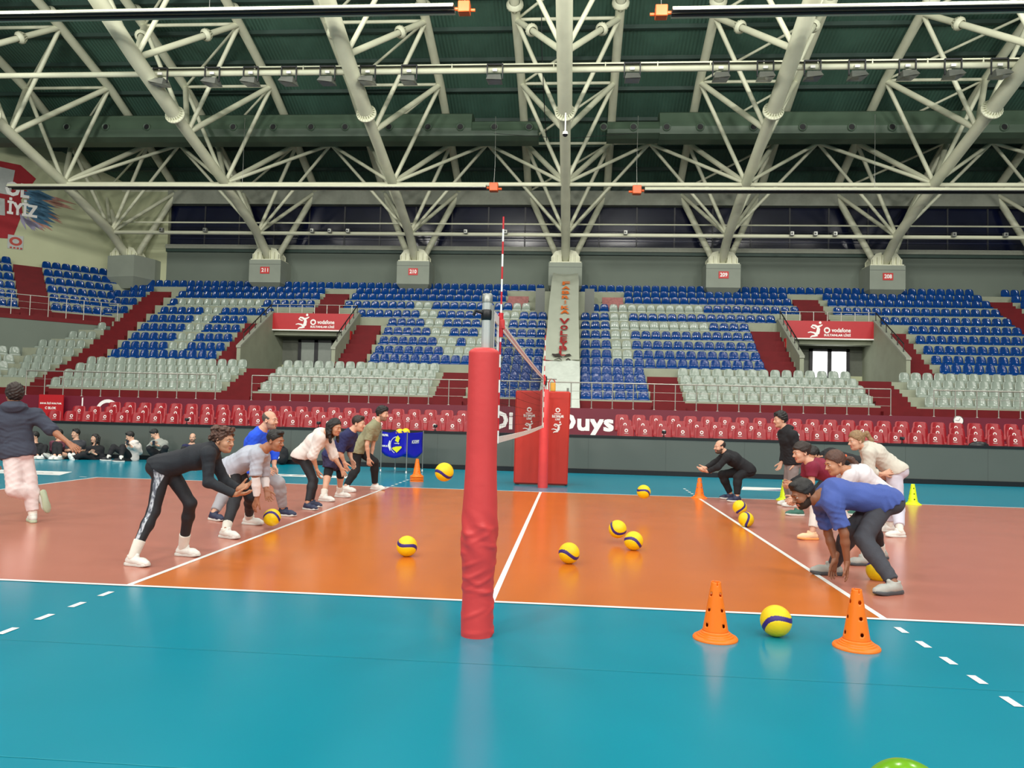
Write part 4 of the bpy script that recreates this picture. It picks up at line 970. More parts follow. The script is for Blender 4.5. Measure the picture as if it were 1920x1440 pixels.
# ================================================================ small cameras on the wall rail
for i, (x, z) in enumerate(((-9.97, 1.0), (-6.27, 1.0), (-3.08, 1.0), (2.95, 1.0), (8.94, 1.0))):
    t = empty('action_camera', (x, 14.47, z), '%s small black camera from the left on the wall rail' % ORD[i], 'camera', 'small cameras on the wall rail')
    MB().bevbox((x-.05, 14.43, z+.09), (x+.06, 14.49, z+.17), .012).build('body', m_black, t); MB().lathe([(.026, 0), (.026, .03), (.018, .035), (.001, .02)], (x+.015, 14.43, z+.13), 14, axis=-EY).build('lens', m_dark, t)
    d = MB(); d.tube([(x, 14.46, z), (x, 14.46, z+.09)], .012, 8); d.tube([(x, 14.46, z+.03), (x+.035, 14.44, z+.002)], .007, 6); d.tube([(x, 14.46, z+.03), (x-.035, 14.44, z+.002)], .007, 6); d.build('mini_tripod', m_black, t)
d = MB(); d.add([(10.97+.24*math.cos(a)*s*(1+.2*math.sin(3*a)), 14.75+.1*math.sin(a)*s, 1.0-.02+hh) for s, hh in ((1, 0), (.92, .05), (.6, .1), (.15, .12)) for a in [6.28318*k/16 for k in range(16)]], [(j*16+i, j*16+(i+1) % 16, (j+1)*16+(i+1) % 16, (j+1)*16+i) for j in range(3) for i in range(16)], 0, True); d.thing('cloth_bag', m_black, 'limp black bag lying on the red seats at far right', 'bag')
# ================================================================ people: smooth fields turned into surfaces
class Field:
    def __init__(s, lo, hi, h):
        s.h = h; s.lo = np.array(lo, float); n = np.ceil((np.array(hi)-s.lo)/h).astype(int)+1
        s.n = n; s.d = np.full(n, 1.0, np.float32)
        s.ax = [s.lo[i]+h*np.arange(n[i]) for i in range(3)]
    def _sl(s, lo, hi):
        a = np.maximum(((np.array(lo)-s.lo)/s.h).astype(int), 0); b = np.minimum(((np.array(hi)-s.lo)/s.h).astype(int)+2, s.n)
        if np.any(b <= a): return None
        sl = tuple(slice(a[i], b[i]) for i in range(3))
        P = np.stack(np.meshgrid(*[s.ax[i][sl[i]].astype(np.float32) for i in range(3)], indexing='ij'), -1)
        return sl, P
    def put(s, sl, d, k, op='u'):
        f = s.d[sl]
        if op == 'u':
            if k > 0:
                hh = np.maximum(k-np.abs(f-d), 0)/k; s.d[sl] = np.minimum(f, d)-hh*hh*k*.25
            else: s.d[sl] = np.minimum(f, d)
        else:
            nd = -d; hh = np.maximum(k-np.abs(f-nd), 0)/k; s.d[sl] = np.maximum(f, nd)+hh*hh*k*.25
    def rc(s, a, b, ra, rb, k=.03, clip_a=False, clip_b=False, op='u'):
        a = np.array(a, float); b = np.array(b, float); m = max(ra, rb)+k+2*s.h
        r = s._sl(np.minimum(a, b)-m, np.maximum(a, b)+m)
        if r is None: return
        sl, P = r; ab = (b-a).astype(np.float32); L2 = float(ab@ab)+1e-9; q = P-a.astype(np.float32); tt = (q@ab)/L2; t = np.clip(tt, 0, 1)
        d = np.sqrt(((q-t[..., None]*ab)**2).sum(-1))-(ra+(rb-ra)*t); L = math.sqrt(L2)
        if clip_b: d = np.maximum(d, (tt-1)*L)
        if clip_a: d = np.maximum(d, -tt*L)
        s.put(sl, d, k, op)
    def tor(s, a, b, wa, wb, da, db, lat, k=.04):
        a = np.array(a, float); b = np.array(b, float); m = max(wa, wb, da, db)+k+2*s.h
        r = s._sl(np.minimum(a, b)-m, np.maximum(a, b)+m)
        if r is None: return
        sl, P = r; lat = np.array(lat, np.float32); ab = (b-a).astype(np.float32); L2 = float(ab@ab)+1e-9; q = P-a.astype(np.float32); t = np.clip((q@ab)/L2, 0, 1)
        q = q-t[..., None]*ab; la = q@lat; re = np.sqrt(np.maximum((q*q).sum(-1)-la*la, 0)); w = wa+(wb-wa)*t; dd = da+(db-da)*t
        s.put(sl, (np.sqrt((la/w)**2+(re/dd)**2)-1)*np.minimum(w, dd), k)
    def ell(s, c, rad, R, k=.02, op='u'):
        c = np.array(c, float); rad = np.array(rad, float); m = rad.max()+k+2*s.h; r = s._sl(c-m, c+m)
        if r is None: return
        sl, P = r; q = (P-c.astype(np.float32))@np.array(R, np.float32).T/rad.astype(np.float32)
        l = np.sqrt((q*q).sum(-1)); g = np.sqrt(((q/rad.astype(np.float32))**2).sum(-1))+1e-6
        s.put(sl, l*(l-1)/g, k, op)
    def plane(s, p, n):
        """cut away everything on the side n points to"""
        n = np.array(n, float); n /= np.linalg.norm(n)
        g = sum(((s.ax[i]-p[i])*n[i]).reshape([-1 if j == i else 1 for j in range(3)]) for i in range(3))
        s.d = np.maximum(s.d, g.astype(np.float32))
    def ripple(s, amp, fr, ph=0.):
        x = s.ax[0][:, None, None]*fr; y = s.ax[1][None, :, None]*fr; z = s.ax[2][None, None, :]*fr
        g = np.sin(x*1.1+1.7*np.sin(z*.6+ph)+ph)*np.sin(z*.9+1.3*np.sin(y*.7+x*.5))+.6*np.sin(x*.7-z*1.9+1.1*np.sin(y*1.1+ph)+y*.8)
        s.d += (amp*g).astype(np.float32)
    def crease(s, amp, wl, dirs, ph=0.):
        """cloth folds: warped ridge lines across the given directions"""
        x = s.ax[0][:, None, None]; y = s.ax[1][None, :, None]; z = s.ax[2][None, None, :]; g = 0
        for i, d in enumerate(dirs):
            w = 6.2832/wl*(1+.23*i); q = (x*d[0]+y*d[1]+z*d[2])*w+2.6*np.sin(9*x+7*z+ph+i)+2.0*np.sin(11*y-8*z+5*x+2*ph)+1.0*np.sin(23*x-19*z+ph)
            m = np.clip(.5+.9*np.sin(7*x*(1+.2*i)+ph*1.3)*np.sin(8*z+1.1*ph+2*i)+.3*np.sin(9*y+i), 0, 1)
            g = g+m*(np.abs(np.sin(q*.5))-.64)
        s.d += (amp*g).astype(np.float32)
    def mesh(s):
        """surface nets"""
        f = s.d; f[0], f[-1], f[:, 0], f[:, -1], f[:, :, 0], f[:, :, -1] = 1, 1, 1, 1, 1, 1
        ins = f < 0; c = np.zeros(tuple(q-1 for q in s.n), np.int8)
        for dx in (0, 1):
            for dy in (0, 1):
                for dz in (0, 1): c += ins[dx:dx+c.shape[0], dy:dy+c.shape[1], dz:dz+c.shape[2]]
        I = np.argwhere((c > 0) & (c < 8))
        if not len(I): return np.zeros((0, 3)), np.zeros((0, 4), int)
        cor = np.array([(a, b, e) for a in (0, 1) for b in (0, 1) for e in (0, 1)])
        val = np.stack([f[I[:, 0]+o[0], I[:, 1]+o[1], I[:, 2]+o[2]] for o in cor], 1)
        acc = np.zeros((len(I), 3)); cnt = np.zeros(len(I))
        for i in range(8):
            for j in range(i+1, 8):
                if np.abs(cor[i]-cor[j]).sum() == 1:
                    va, vb = val[:, i], val[:, j]; m = (va < 0) != (vb < 0)
                    t = np.where(m, va/np.where(np.abs(va-vb) < 1e-9, 1, va-vb), 0)
                    acc[m] += (cor[i]+t[m, None]*(cor[j]-cor[i])); cnt[m] += 1
        V = s.lo+(I+acc/cnt[:, None])*s.h
        idx = np.full(c.shape, -1, int); idx[tuple(I.T)] = np.arange(len(I)); F = []
        for a in range(3):
            b, e = (a+1) % 3, (a+2) % 3
            sl0 = [slice(None)]*3; sl1 = [slice(None)]*3; sl0[a] = slice(0, -1); sl1[a] = slice(1, None)
            E = np.argwhere(ins[tuple(sl0)] != ins[tuple(sl1)]); E = E[(E[:, b] > 0) & (E[:, e] > 0) & (E[:, b] < c.shape[b]) & (E[:, e] < c.shape[e])]
            def cell(db, de):
                q = E.copy(); q[:, b] -= db; q[:, e] -= de; return idx[tuple(q.T)]
            quad = np.stack([cell(1, 1), cell(0, 1), cell(0, 0), cell(1, 0)], 1); fl = ~ins[tuple(E.T)]
            quad[fl] = quad[fl][:, ::-1]; F.append(quad)
        return V, np.concatenate(F)

def mesh_obj(name, parts, mats, parent):
    """parts: list of (V, F, material index or array)"""
    Vs, Fs, Ms = [], [], []; o = 0
    for V, F, m in parts:
        if not len(F): continue
        Vs.append(V); Fs.append(np.array(F)+o); Ms.append(np.full(len(F), m) if np.isscalar(m) else m); o += len(V)
    if not Vs: return None
    V = np.concatenate(Vs)-np.array(wloc(parent)); F = np.concatenate(Fs); Mi = np.concatenate(Ms)
    me = bpy.data.meshes.new(name); me.vertices.add(len(V)); me.vertices.foreach_set('co', V.astype(np.float32).ravel())
    me.loops.add(F.size); me.loops.foreach_set('vertex_index', F.ravel().astype(np.int32)); me.polygons.add(len(F)); me.polygons.foreach_set('loop_start', np.arange(0, F.size, 4, dtype=np.int32))
    for m in mats: me.materials.append(m)
    me.update(calc_edges=True); me.validate()
    me.polygons.foreach_set('material_index', Mi.astype(np.int32)); me.polygons.foreach_set('use_smooth', np.ones(len(F), bool)); me.update()
    return link(name, me, parent)

def unit(v): v = np.array(v, float); return v/(np.linalg.norm(v)+1e-12)
def sphere(c, r, n=12):
    V = []; F = []
    for j in range(n+1):
        p = math.pi*j/n
        for i in range(n): V.append((c[0]+r*math.sin(p)*math.cos(6.2832*i/n), c[1]+r*math.sin(p)*math.sin(6.2832*i/n), c[2]+r*math.cos(p)))
    for j in range(n):
        for i in range(n): F.append((j*n+i, j*n+(i+1) % n, (j+1)*n+(i+1) % n, (j+1)*n+i))
    return np.array(V), np.array(F)

SK = {'light': (206, 160, 134), 'mid': (190, 138, 108), 'tan': (160, 108, 80), 'dark': (140, 92, 66)}
def skin_mat(k): return mat('skin_'+k, SK[k], .5, var=.05, scale=14, bump=.04, bscale=90)
HR = {'black': (22, 19, 18), 'brown': (82, 52, 40), 'dkbrown': (42, 30, 25), 'blond': (140, 112, 78), 'grey': (84, 76, 68)}
def hair_mat(k): return mat('hair_'+k, HR[k], .5, var=.35, scale=70, bump=.3, bscale=130)
m_lip = mat('lips', (166, 100, 88), .45); m_eyew = mat('eye_white', (196, 188, 180), .3); m_iris = mat('eye_iris', (34, 24, 18), .2)
def fab(name, rgb, rough=.85, var=.06): return mat('fabric_'+name, rgb, rough, var=var, scale=7, bump=.12, bscale=60)

def build_head(S, sp):
    c, f, up, hs, h = S['head'], S['face'], S['hup'], S['hs'], sp.get('hh', .0055)
    sd = np.cross(f, up); R = np.stack([sd, f, up])           # local axes: right, forward, up
    W = lambda x, y, z: c+hs*(sd*x+f*y+up*z)
    m = .17*hs; nb = S['neck']; lo = np.minimum(c-m, nb-.07); hi = np.maximum(c+m, nb+.07); F = Field(lo, hi, h)
    E = lambda x, y, z, a, b, e, k=.02, op='u': F.ell(W(x, y, z), (a*hs, b*hs, e*hs), R, k*hs, op)
    E(0, -.012, .036, .074, .094, .086); E(0, .028, -.035, .059, .064, .088, .03); E(0, .042, -.082, .046, .042, .034, .025); E(0, .074, -.1, .019, .016, .016, .02)
    for s in (-1, 1):
        E(s*.036, .060, -.034, .024, .026, .026, .02); E(s*.031, .104, .003, .016, .012, .008, .012, 's'); E(s*.031, .0815, .0085, .0145, .0135, .0075, .006); E(s*.031, .0815, -.0075, .0135, .0125, .006, .006)
        E(s*.075, -.008, -.012, .008, .019, .031, .006); E(s*.079, -.004, -.006, .006, .009, .014, .005, 's')
    E(0, .084, .024, .046, .014, .010, .018)
    F.rc(W(0, .088, .006), W(0, .113, -.03), .007*hs, .0125*hs, .012*hs); 
    for s in (-1, 1): E(s*.012, .1, -.034, .008, .009, .007, .008)
    E(0, .09, -.061, .023, .010, .0065, .007); E(0, .089, -.073, .02, .010, .007, .007)
    if sp['skin_nape']: pass
    F.rc(W(0, -.025, -.05), nb, .053*hs*S['nk'], .058*hs*S['nk'], .03)
    V, Q = F.mesh(); loc = (V-c)@R.T/hs
    fc = loc[Q].mean(1); mi = np.zeros(len(Q), int)
    mi[(np.abs(fc[:, 0]) < .024) & (fc[:, 2] < -.0545) & (fc[:, 2] > -.079) & (fc[:, 1] > .088)] = 1
    if sp.get('beard'):
        jw = fc[:, 2]+.55*np.maximum(0, fc[:, 1]-.005)
        b = (fc[:, 1] > -.012) & (fc[:, 2] > -.14) & (((jw < -.026) & (fc[:, 1] < .074)) | ((fc[:, 1] >= .06) & (fc[:, 2] < -.080)) | ((fc[:, 2] > -.055) & (fc[:, 2] < -.043) & (fc[:, 1] > .08) & (np.abs(fc[:, 0]) < .03)) | ((fc[:, 1] >= .06) & (np.abs(fc[:, 0]) > .026) & (fc[:, 2] < -.05)))
        mi[b & (mi == 0)] = 2
    parts = [(V, Q, mi)]
    for s in (-1, 1):
        v, q = sphere(W(s*.031, .0805, .001), .0125*hs, 10); parts.append((v, q, 3)); v, q = sphere(W(s*.0315, .0885, .001), .0062*hs, 8); parts.append((v, q, 4))
        bf = Field(W(s*.032, .09, .02)-.035*hs, W(s*.032, .09, .02)+.035*hs, .0032); bf.rc(W(s*.016, .0975, .0225), W(s*.034, .0945, .0265), .0028*hs, .0032*hs, .004); bf.rc(W(s*.034, .0945, .0265), W(s*.05, .083, .0215), .0032*hs, .002*hs, .004)
        v, q = bf.mesh(); parts.append((v, q, 5))
    return parts, W, R, sd

def build_hair(S, sp, W, R, root):
    st = sp.get('hair', 'short'); c, hs = S['head'], S['hs']
    if st == 'none': return
    ext = .42 if st in ('long', 'pony', 'bun', 'updo') else .2
    F = Field(c-ext*hs, c+ext*hs, .0075 if sp.get('h', .01) > .011 else .0062)
    E = lambda x, y, z, a, b, e, k=.02, op='u': F.ell(W(x, y, z), (a*hs, b*hs, e*hs), R, k*hs, op)
    t = {'bald': .0035, 'fade': .008, 'curly': .024, 'short': .014}.get(st, .014)
    E(0, -.012, .038, .074+t*.8, .094+t, .086+t*1.3)
    n = R[2]*1.0-R[1]*.94
    F.plane(W(0, 0, -.012 if st != 'bald' else -.02), -n)
    if st == 'bald':
        F.plane(W(0, -.03, .075), R[2]*1.0+R[1]*.7)
    if st in ('short', 'fade', 'curly'): E(0, .055, .105, .055, .035, .02+t*.4, .02)
    if st == 'long':
        for x in (-.06, -.03, 0, .03, .06): F.rc(W(x, -.07, .03), W(x*1.2, -.085, -.16), .045*hs, .03*hs, .03*hs)
        for s in (-1, 1): F.rc(W(s*.074, -.01, .03), W(s*.085, -.01, -.09), .026*hs, .03*hs, .02*hs); F.rc(W(s*.085, -.01, -.09), W(s*.08, .03, -.22), .03*hs, .02*hs, .02*hs)
    if st in ('updo',):
        rr = random.Random(3)
        for i in range(26):
            a = rr.uniform(0, 6.28); b = rr.uniform(-1, 1); E(.055*math.cos(a)+.0, -.085+.05*b, .045+.06*math.sin(a), .030, .030, .030, .012)
        for i in range(14): E(rr.uniform(-.07, .07), rr.uniform(-.05, .07), .1+rr.uniform(-.01, .02), .022, .022, .018, .01)
    if st == 'bun': E(0, -.1, .06, .042, .04, .042, .02); E(.0, .07, .06, .055, .025, .02, .02)
    if st == 'pony':
        pts = [W(0, -.1, .045)]+[np.array(p) for p in sp['tail']]
        for i in range(len(pts)-1): F.rc(pts[i], pts[i+1], .030*hs if i else .02*hs, .026*hs if i < len(pts)-2 else .008*hs, .02)
    amp, fr = {'curly': (.005, 80), 'updo': (.006, 110), 'long': (.003, 70), 'bald': (0, 1), 'fade': (.0015, 120)}.get(st, (.0016, 70))
    if amp: F.ripple(amp*hs, fr, .4)
    V, Q = F.mesh(); o = mesh_obj('hair', [(V, Q, 0)], [hair_mat(sp.get('hc', 'black'))], root)
    if st == 'pony' and sp.get('tie'):
        d = MB(); p = W(0, -.105, .045); q = np.array(sp['tail'][0])-p; d.lathe([(.022, -.012), (.03, 0), (.022, .012)], p+q*.25, 14, axis=q); d.build('hair_tie', mat('orange_hair_tie', (226, 90, 40), .6), o)

def build_hand(W0, d, n, right, hs, curl, spread, h):
    d = unit(d); n = unit(np.array(n, float)-d*np.dot(n, d)); side = np.cross(n, d)*(-1 if right else 1)   # towards the thumb
    L = .185*hs; F = Field(W0-.24*hs, W0+.24*hs, h); P = lambda a, s, e: W0+hs*(d*a+side*s+n*e)
    for s, ss in ((.028, .026), (.009, .009), (-.010, -.009), (-.028, -.025)): F.rc(P(.012, ss*.55, 0), P(.093, s, .002), .0155*hs, .0125*hs, .014*hs)
    F.rc(P(-.05, 0, 0), P(.01, 0, 0), .026*hs, .024*hs, .02*hs)
    for s, ln, a0, sp_ in ((.030, .074, .092, .16), (.010, .082, .096, .05), (-.010, .076, .093, -.06), (-.029, .060, .085, -.18)):
        p = P(a0, s, 0); ang = curl*.5
        for q, fr in enumerate((.44, .31, .25)):
            dirv = unit((d*math.cos(ang)+n*math.sin(ang))+side*sp_*spread); e = p+dirv*ln*fr*hs; r0 = (.0092-.0008*q)*hs; F.rc(p, e, r0, r0*.93, .006); p = e; ang += curl*(.9 if q == 0 else .7)
    p = P(.028, .024, .006); e = P(.058, .050, .014); F.rc(p, e, .015*hs, .0115*hs, .012*hs); e2 = e+hs*unit(d*.75+side*.45+n*(.2+.5*curl))*.034; F.rc(e, e2, .0112*hs, .010*hs, .006); F.rc(e2, e2+hs*unit(d*.9+side*.2+n*(.2+.6*curl))*.026, .010*hs, .008*hs, .006)
    V, Q = F.mesh(); return (V, Q, 0)

def build_shoe(A, toe, up, L, mats, root, name='shoe', h=.0065):
    """A: point under the ankle on the sole plane"""
    toe = unit(toe); up = unit(np.array(up, float)-toe*np.dot(up, toe)); sd = np.cross(toe, up); k = L/.285
    P = lambda a, s, z: A+k*(toe*a+sd*s+up*z)
    F = Field(A-.3*k, A+.3*k, h)
    F.rc(P(-.045, 0, .05), P(.02, 0, .058), .036*k, .040*k, .03); F.rc(P(.02, 0, .055), P(.12, .004, .04), .040*k, .041*k, .03); F.rc(P(.12, .004, .04), P(.175, .008, .034), .041*k, .032*k, .03)
    F.rc(P(-.02, 0, .06), P(-.015, 0, .105), .038*k, .042*k, .02, clip_b=True); F.rc(P(.03, 0, .085), P(.055, 0, .108), .024*k, .018*k, .015)
    F.plane(P(0, 0, .018), -up)
    V, Q = F.mesh(); o = mesh_obj(name, [(V, Q, 0)], [mats[0]], root)
    pts = [(-.088, 0), (-.08, -.026), (-.05, -.037), (0, -.036), (.06, -.040), (.11, -.047), (.16, -.043), (.195, -.022), (.205, .004), (.195, .026), (.16, .046), (.11, .046), (.06, .036), (0, .035), (-.05, .036), (-.08, .026)]
    d = MB(); n = len(pts); rows = [(1.0, 0.0), (1.06, .006), (1.05, .022), (.99, .03)]; Vv = []; Fv = []
    for sc, z in rows:
        for a, s in pts: Vv.append(P(.055+(a-.055)*(1+(sc-1)*.4), s*sc, z+(.012*max(0, (a-.13)/.07) if z < .02 else .006*max(0, (a-.13)/.07))))
    for j in range(3):
        for i in range(n): Fv.append((j*n+i, j*n+(i+1) % n, (j+1)*n+(i+1) % n, (j+1)*n+i))
    Fv += [tuple(range(n))[::-1], tuple(3*n+i for i in range(n))]
    d.add(Vv, Fv, 0, True); d.build('sole', mats[1], o)
    d = MB()
    for i in range(4):
        a = .055+.022*i; z = .098-.011*i; d.tube([P(a, -.024, z-.014), P(a+.004, 0, z), P(a, .024, z-.014)], .0032*k, 5)
    d.build('laces', mats[2] if len(mats) > 2 else mats[1], o)
    return o

def person(sp):
    Y0 = sp['Y']; pt = lambda q, dy: at(q[0], q[1], Y0+(q[2] if len(q) > 2 else dy))
    h = sp.get('h', .0105); fem = sp.get('fem', False); g = sp.get('g', 1.0)*(.93 if fem else 1.0)
    fx = sp.get('fx', 1)                                      # +1 faces right: near limbs are right ones
    S = {'head': pt(sp['head'], 0), 'neck': pt(sp['neck'], 0), 'pel': pt(sp['pel'], 0), 'hs': sp.get('hs', 1.0)*(.95 if fem else 1.0), 'nk': .86 if fem else 1.0}
    S['chest'] = pt(sp['chest'], 0) if 'chest' in sp else S['pel']*.38+S['neck']*.62
    S['face'] = unit(sp['face'])
    hu = np.array(sp.get('hup', (0, 0, 1)), float); S['hup'] = unit(hu-S['face']*np.dot(hu, S['face']))
    lat = unit(sp.get('lat', (0, -1, 0)))                     # towards the near side
    base = np.array((S['pel'][0], Y0, 0.0)); root = empty('person', base, sp['label'], 'person', sp.get('group'))
    arms = []; legs = []
    for key, s in (('n', -1), ('f', 1)):
        if 'arm_'+key in sp:
            a = sp['arm_'+key]; dd = s*.17*g
            arms.append(dict(s=pt(a[0], dd), e=pt(a[1], s*.2*g), w=pt(a[2], s*.14*g), t=pt(a[3], s*.12*g), n=sp.get('palm_'+key, (0, -s*-1.0, 0)), right=(s < 0) == (fx > 0), key=key))
        if 'leg_'+key in sp:
            l = sp['leg_'+key]; legs.append(dict(h=pt(l[0], s*.085*g), k=pt(l[1], s*.1*g), a=pt(l[2], s*.1*g), key=key, s=s))
    for l in legs:
        if sp.get('flat_'+l['key'], True) and l['a'][2] < .45 and not sp.get('sup_'+l['key']): l['a'][2] = .10
    allp = [S['head'], S['neck'], S['pel']]+[a[q] for a in arms for q in 'sewt']+[l[q] for l in legs for q in 'hka']
    lo = np.min(allp, 0)-.24; hi = np.max(allp, 0)+.24
    fat = sp.get('fat', 1.0); R_ = dict(pw=.158 if not fem else .165, pd=.112, ww=.142 if not fem else .122, wd=.103, cw=.168 if not fem else .142, cd=.118)
    R_ = {k: v*g*fat for k, v in R_.items()}
    wst = S['pel']*.62+S['chest']*.38
    ax = unit(S['chest']-S['pel']); kavg = sum(l['k'] for l in legs)/max(1, len(legs)); pax = unit(ax+.8*unit(S['pel']-kavg))
    fwd = -fx*np.cross(lat, pax); fwd = unit(fwd)
    def glutes(F, i, k=.05):
        for s in (-1, 1): c_ = S['pel']+lat*s*.068*g-fwd*.045*g-pax*.045*g; F.ell(c_, (.092*g*fat+i,)*3, np.eye(3), k)
    ua, el, fa, wr = .047*g, .038*g, .039*g, .0265*g; th, kn, cf, an = .084*g*fat, .056*g, .055*g, .036*g
    def torso(F, i, k=.05):
        F.tor(S['pel'], wst, R_['pw']+i, R_['ww']+i, R_['pd']+i, R_['wd']+i, lat, k); F.tor(wst, S['chest'], R_['ww']+i, R_['cw']+i, R_['wd']+i, R_['cd']+i, lat, k)
        top = S['neck']*.85+S['chest']*.15; F.tor(S['chest'], top, R_['cw']+i, .085*g+i, R_['cd']+i, .06*g+i, lat, k)
        for a in arms: F.rc(S['neck']*.75+S['chest']*.25, a['s'], .06*g+i, .058*g+i, .06)
    # ---- body: one mesh (trunk and limbs, head, hands)
    F = Field(lo, hi, h); torso(F, 0)
    for a in arms:
        F.rc(a['s'], a['e'], ua*1.06, el, .04); mid = a['e']*.68+a['w']*.32; F.rc(a['e'], mid, el, fa, .02); F.rc(mid, a['w'], fa, wr, .02)
    for l in legs:
        F.rc(S['pel']*.35+l['h']*.65, l['k'], th, kn, .03); mid = l['k']*.66+l['a']*.34; F.rc(l['k'], mid, kn, cf, .03); F.rc(mid, l['a'], cf, an, .03)
    glutes(F, 0, .03)
    F.rc(S['neck']-unit(S['head']-S['neck'])*.03, S['neck']*.6+S['head']*.4, .058*S['hs']*S['nk'], .054*S['hs']*S['nk'], .03)
    parts = [F.mesh()+(0,)]
    sp.setdefault('skin_nape', 0)
    hp, W, R, sd = build_head(S, sp); parts += hp
    for a in arms:
        if a['key'] in sp.get('nohand', ''): continue
        parts.append(build_hand(a['w'], a['t']-a['w'], a['n'], a['right'], S['hs']*(1.0 if not fem else .95), sp.get('curl', .35), sp.get('spread', 1.0), sp.get('hd', .0052)))
    sk = skin_mat(sp.get('skin', 'mid')); bm_ = mat('beard_%s_%d' % (sp.get('skin', 'mid'), int(100*sp.get('bk', .6))), tuple(int(v*sp.get('bk', .6)) for v in SK[sp.get('skin', 'mid')]), .8, var=.2, scale=90)
    mesh_obj('body', parts, [sk, m_lip, bm_, m_eyew, m_iris, hair_mat('black' if sp.get('hc') != 'blond' else 'brown')], root)
    build_hair(S, sp, W, R, root)
    # ---- top
    tn, tm, ti, slv = sp['top']; F = Field(lo, hi, h)
    torso(F, ti*.8); hl = sp.get('hem', .06); F.tor(S['pel'], S['pel']-pax*(hl+.02), R_['pw']+ti*.8, R_['pw']+ti*.9, R_['pd']+ti*.8, R_['pd']+ti*.9, lat, .03); glutes(F, max(ti*.55, min(sp['bot'][2]*.7, .012)+.009), .05)
    hem = S['pel']-pax*sp.get('hem', .06); F.plane(hem, -pax); nd = unit(S['head']-S['neck']); F.plane(S['neck']+nd*sp.get('collar', .014), nd)
    if sp.get('collar'): F.rc(S['neck']-nd*.03, S['neck']+nd*sp['collar'], .066*S['hs']*S['nk']+ti*.5, .058*S['hs']*S['nk']+ti*.4, .03, clip_b=True)
    for l in legs: hs0 = S['pel']*.35+l['h']*.65; F.rc(hs0+pax*.05, hs0-pax*.02, (th+sp['bot'][2])*.92, th+sp['bot'][2]+.009, .05)
    F.plane(hem, -pax)
    for a in arms:
        sl = sp.get('slv_'+a['key'], slv)
        if sl <= 1: F.rc(a['s'], a['s']+(a['e']-a['s'])*sl, ua*1.06+ti*1.1, el+ti*1.5, .05, clip_b=True)
        else:
            F.rc(a['s'], a['e'], ua*1.06+ti, el+ti*1.1, .05); F.rc(a['e'], a['e']+(a['w']-a['e'])*(sl-1), el+ti*1.1, wr+ti*.7+.006, .03, clip_b=True)
    if sp.get('hood'):
        b = S['neck']; bk = -S['face']*.05+np.array((0, 0, .0)); F.ell(b+bk+ax*.0+np.array((0, 0, .015)), (.115*g*sp.get('hoods', 1), .105*g*sp.get('hoods', 1), .062*g*sp.get('hoods', 1)), np.eye(3), .03)
        for s in (-1, 1): F.rc(b+lat*s*.07*g-S['face']*.02, b+lat*s*.045*g+S['face']*.07-ax*.04, .034*g, .024*g, .03)
    F.ripple(sp.get('wr', .003)*.4, 22, Y0); F.crease(sp.get('wr', .003)*(1.5 if ti > .015 else 1.2), .07, [unit(ax+.5*fwd), unit(ax*.6-fwd), unit(ax+.3*lat)], Y0*3)
    # keep the head clear of the collar
    F.ell(W(0, .01, .0), (.076*S['hs'], .096*S['hs'], .112*S['hs']), R, .008, 's')
    V, Q = F.mesh(); top = mesh_obj(tn, [(V, Q, 0)], [tm], root)
    # ---- trousers
    bn_, bm2, bi, ll = sp['bot']; F = Field(lo, hi, h)
    wi = min(bi*.7, ti*.8-.006); F.tor(S['pel'], wst, R_['pw']+wi, R_['ww']+wi, R_['pd']+wi, R_['wd']+wi, lat, .05); glutes(F, min(bi*.7, .012), .05)
    F.plane(wst, ax)
    for l in legs:
        F.rc(S['pel']*.35+l['h']*.65, l['k'], th+bi, kn+bi*1.05, .045 if bi < .014 else .024, clip_b=False) if ll > 1 else F.rc(S['pel']*.35+l['h']*.65, l['h']+(l['k']-l['h'])*ll, th+bi, kn+bi*1.9, .06, clip_b=True)
        if ll > 1:
            e = l['k']+(l['a']-l['k'])*(ll-1); mid = l['k']*.66+e*.34; F.rc(l['k'], mid, kn+bi*1.05, cf+bi*1.1, .03); F.rc(mid, e, cf+bi*1.1, an+bi*sp.get('cuff', .9)+.004, .03, clip_b=True)
    if bi > .009: F.crease(.0045 if bi > .012 else .003, .08, [(.6, .2, .8), (-.7, .1, .7)], Y0*2+1)
    else: F.ripple(.001, 24, Y0+1)
    V, Q = F.mesh(); bot = mesh_obj(bn_, [(V, Q, 0)], [bm2], root)
    def wrap(name, pts, rads, m, hh=None):
        F = Field(np.min(pts, 0)-max(rads)-.04, np.max(pts, 0)+max(rads)+.04, hh or min(h, .009))
        for i in range(len(pts)-1): F.rc(pts[i], pts[i+1], rads[i], rads[i+1], .01, clip_a=i == 0, clip_b=i == len(pts)-2)
        V, Q = F.mesh(); return mesh_obj(name, [(V, Q, 0)], [m], root)
    if sp.get('asleeve'):
        for a in arms: wrap('arm_sleeve', [a['e']+(a['w']-a['e'])*.02, a['e']*.6+a['w']*.4, a['e']*.1+a['w']*.9], [el+.012, fa+.013, wr+.013], sp['asleeve'])
    if sp.get('kneepad'):
        for l in legs: wrap('knee_pad', [l['k']+unit(l['h']-l['k'])*.11, l['k'], l['k']+unit(l['a']-l['k'])*.11], [kn+.016, kn+.02, cf+.012], sp['kneepad'])
    if sp.get('patch'):
        a = arms[1]; wrap('shoulder_patch', [a['s'], a['s']*.6+a['e']*.4], [ua+ti+.008, ua+ti+.002], sp['patch'])
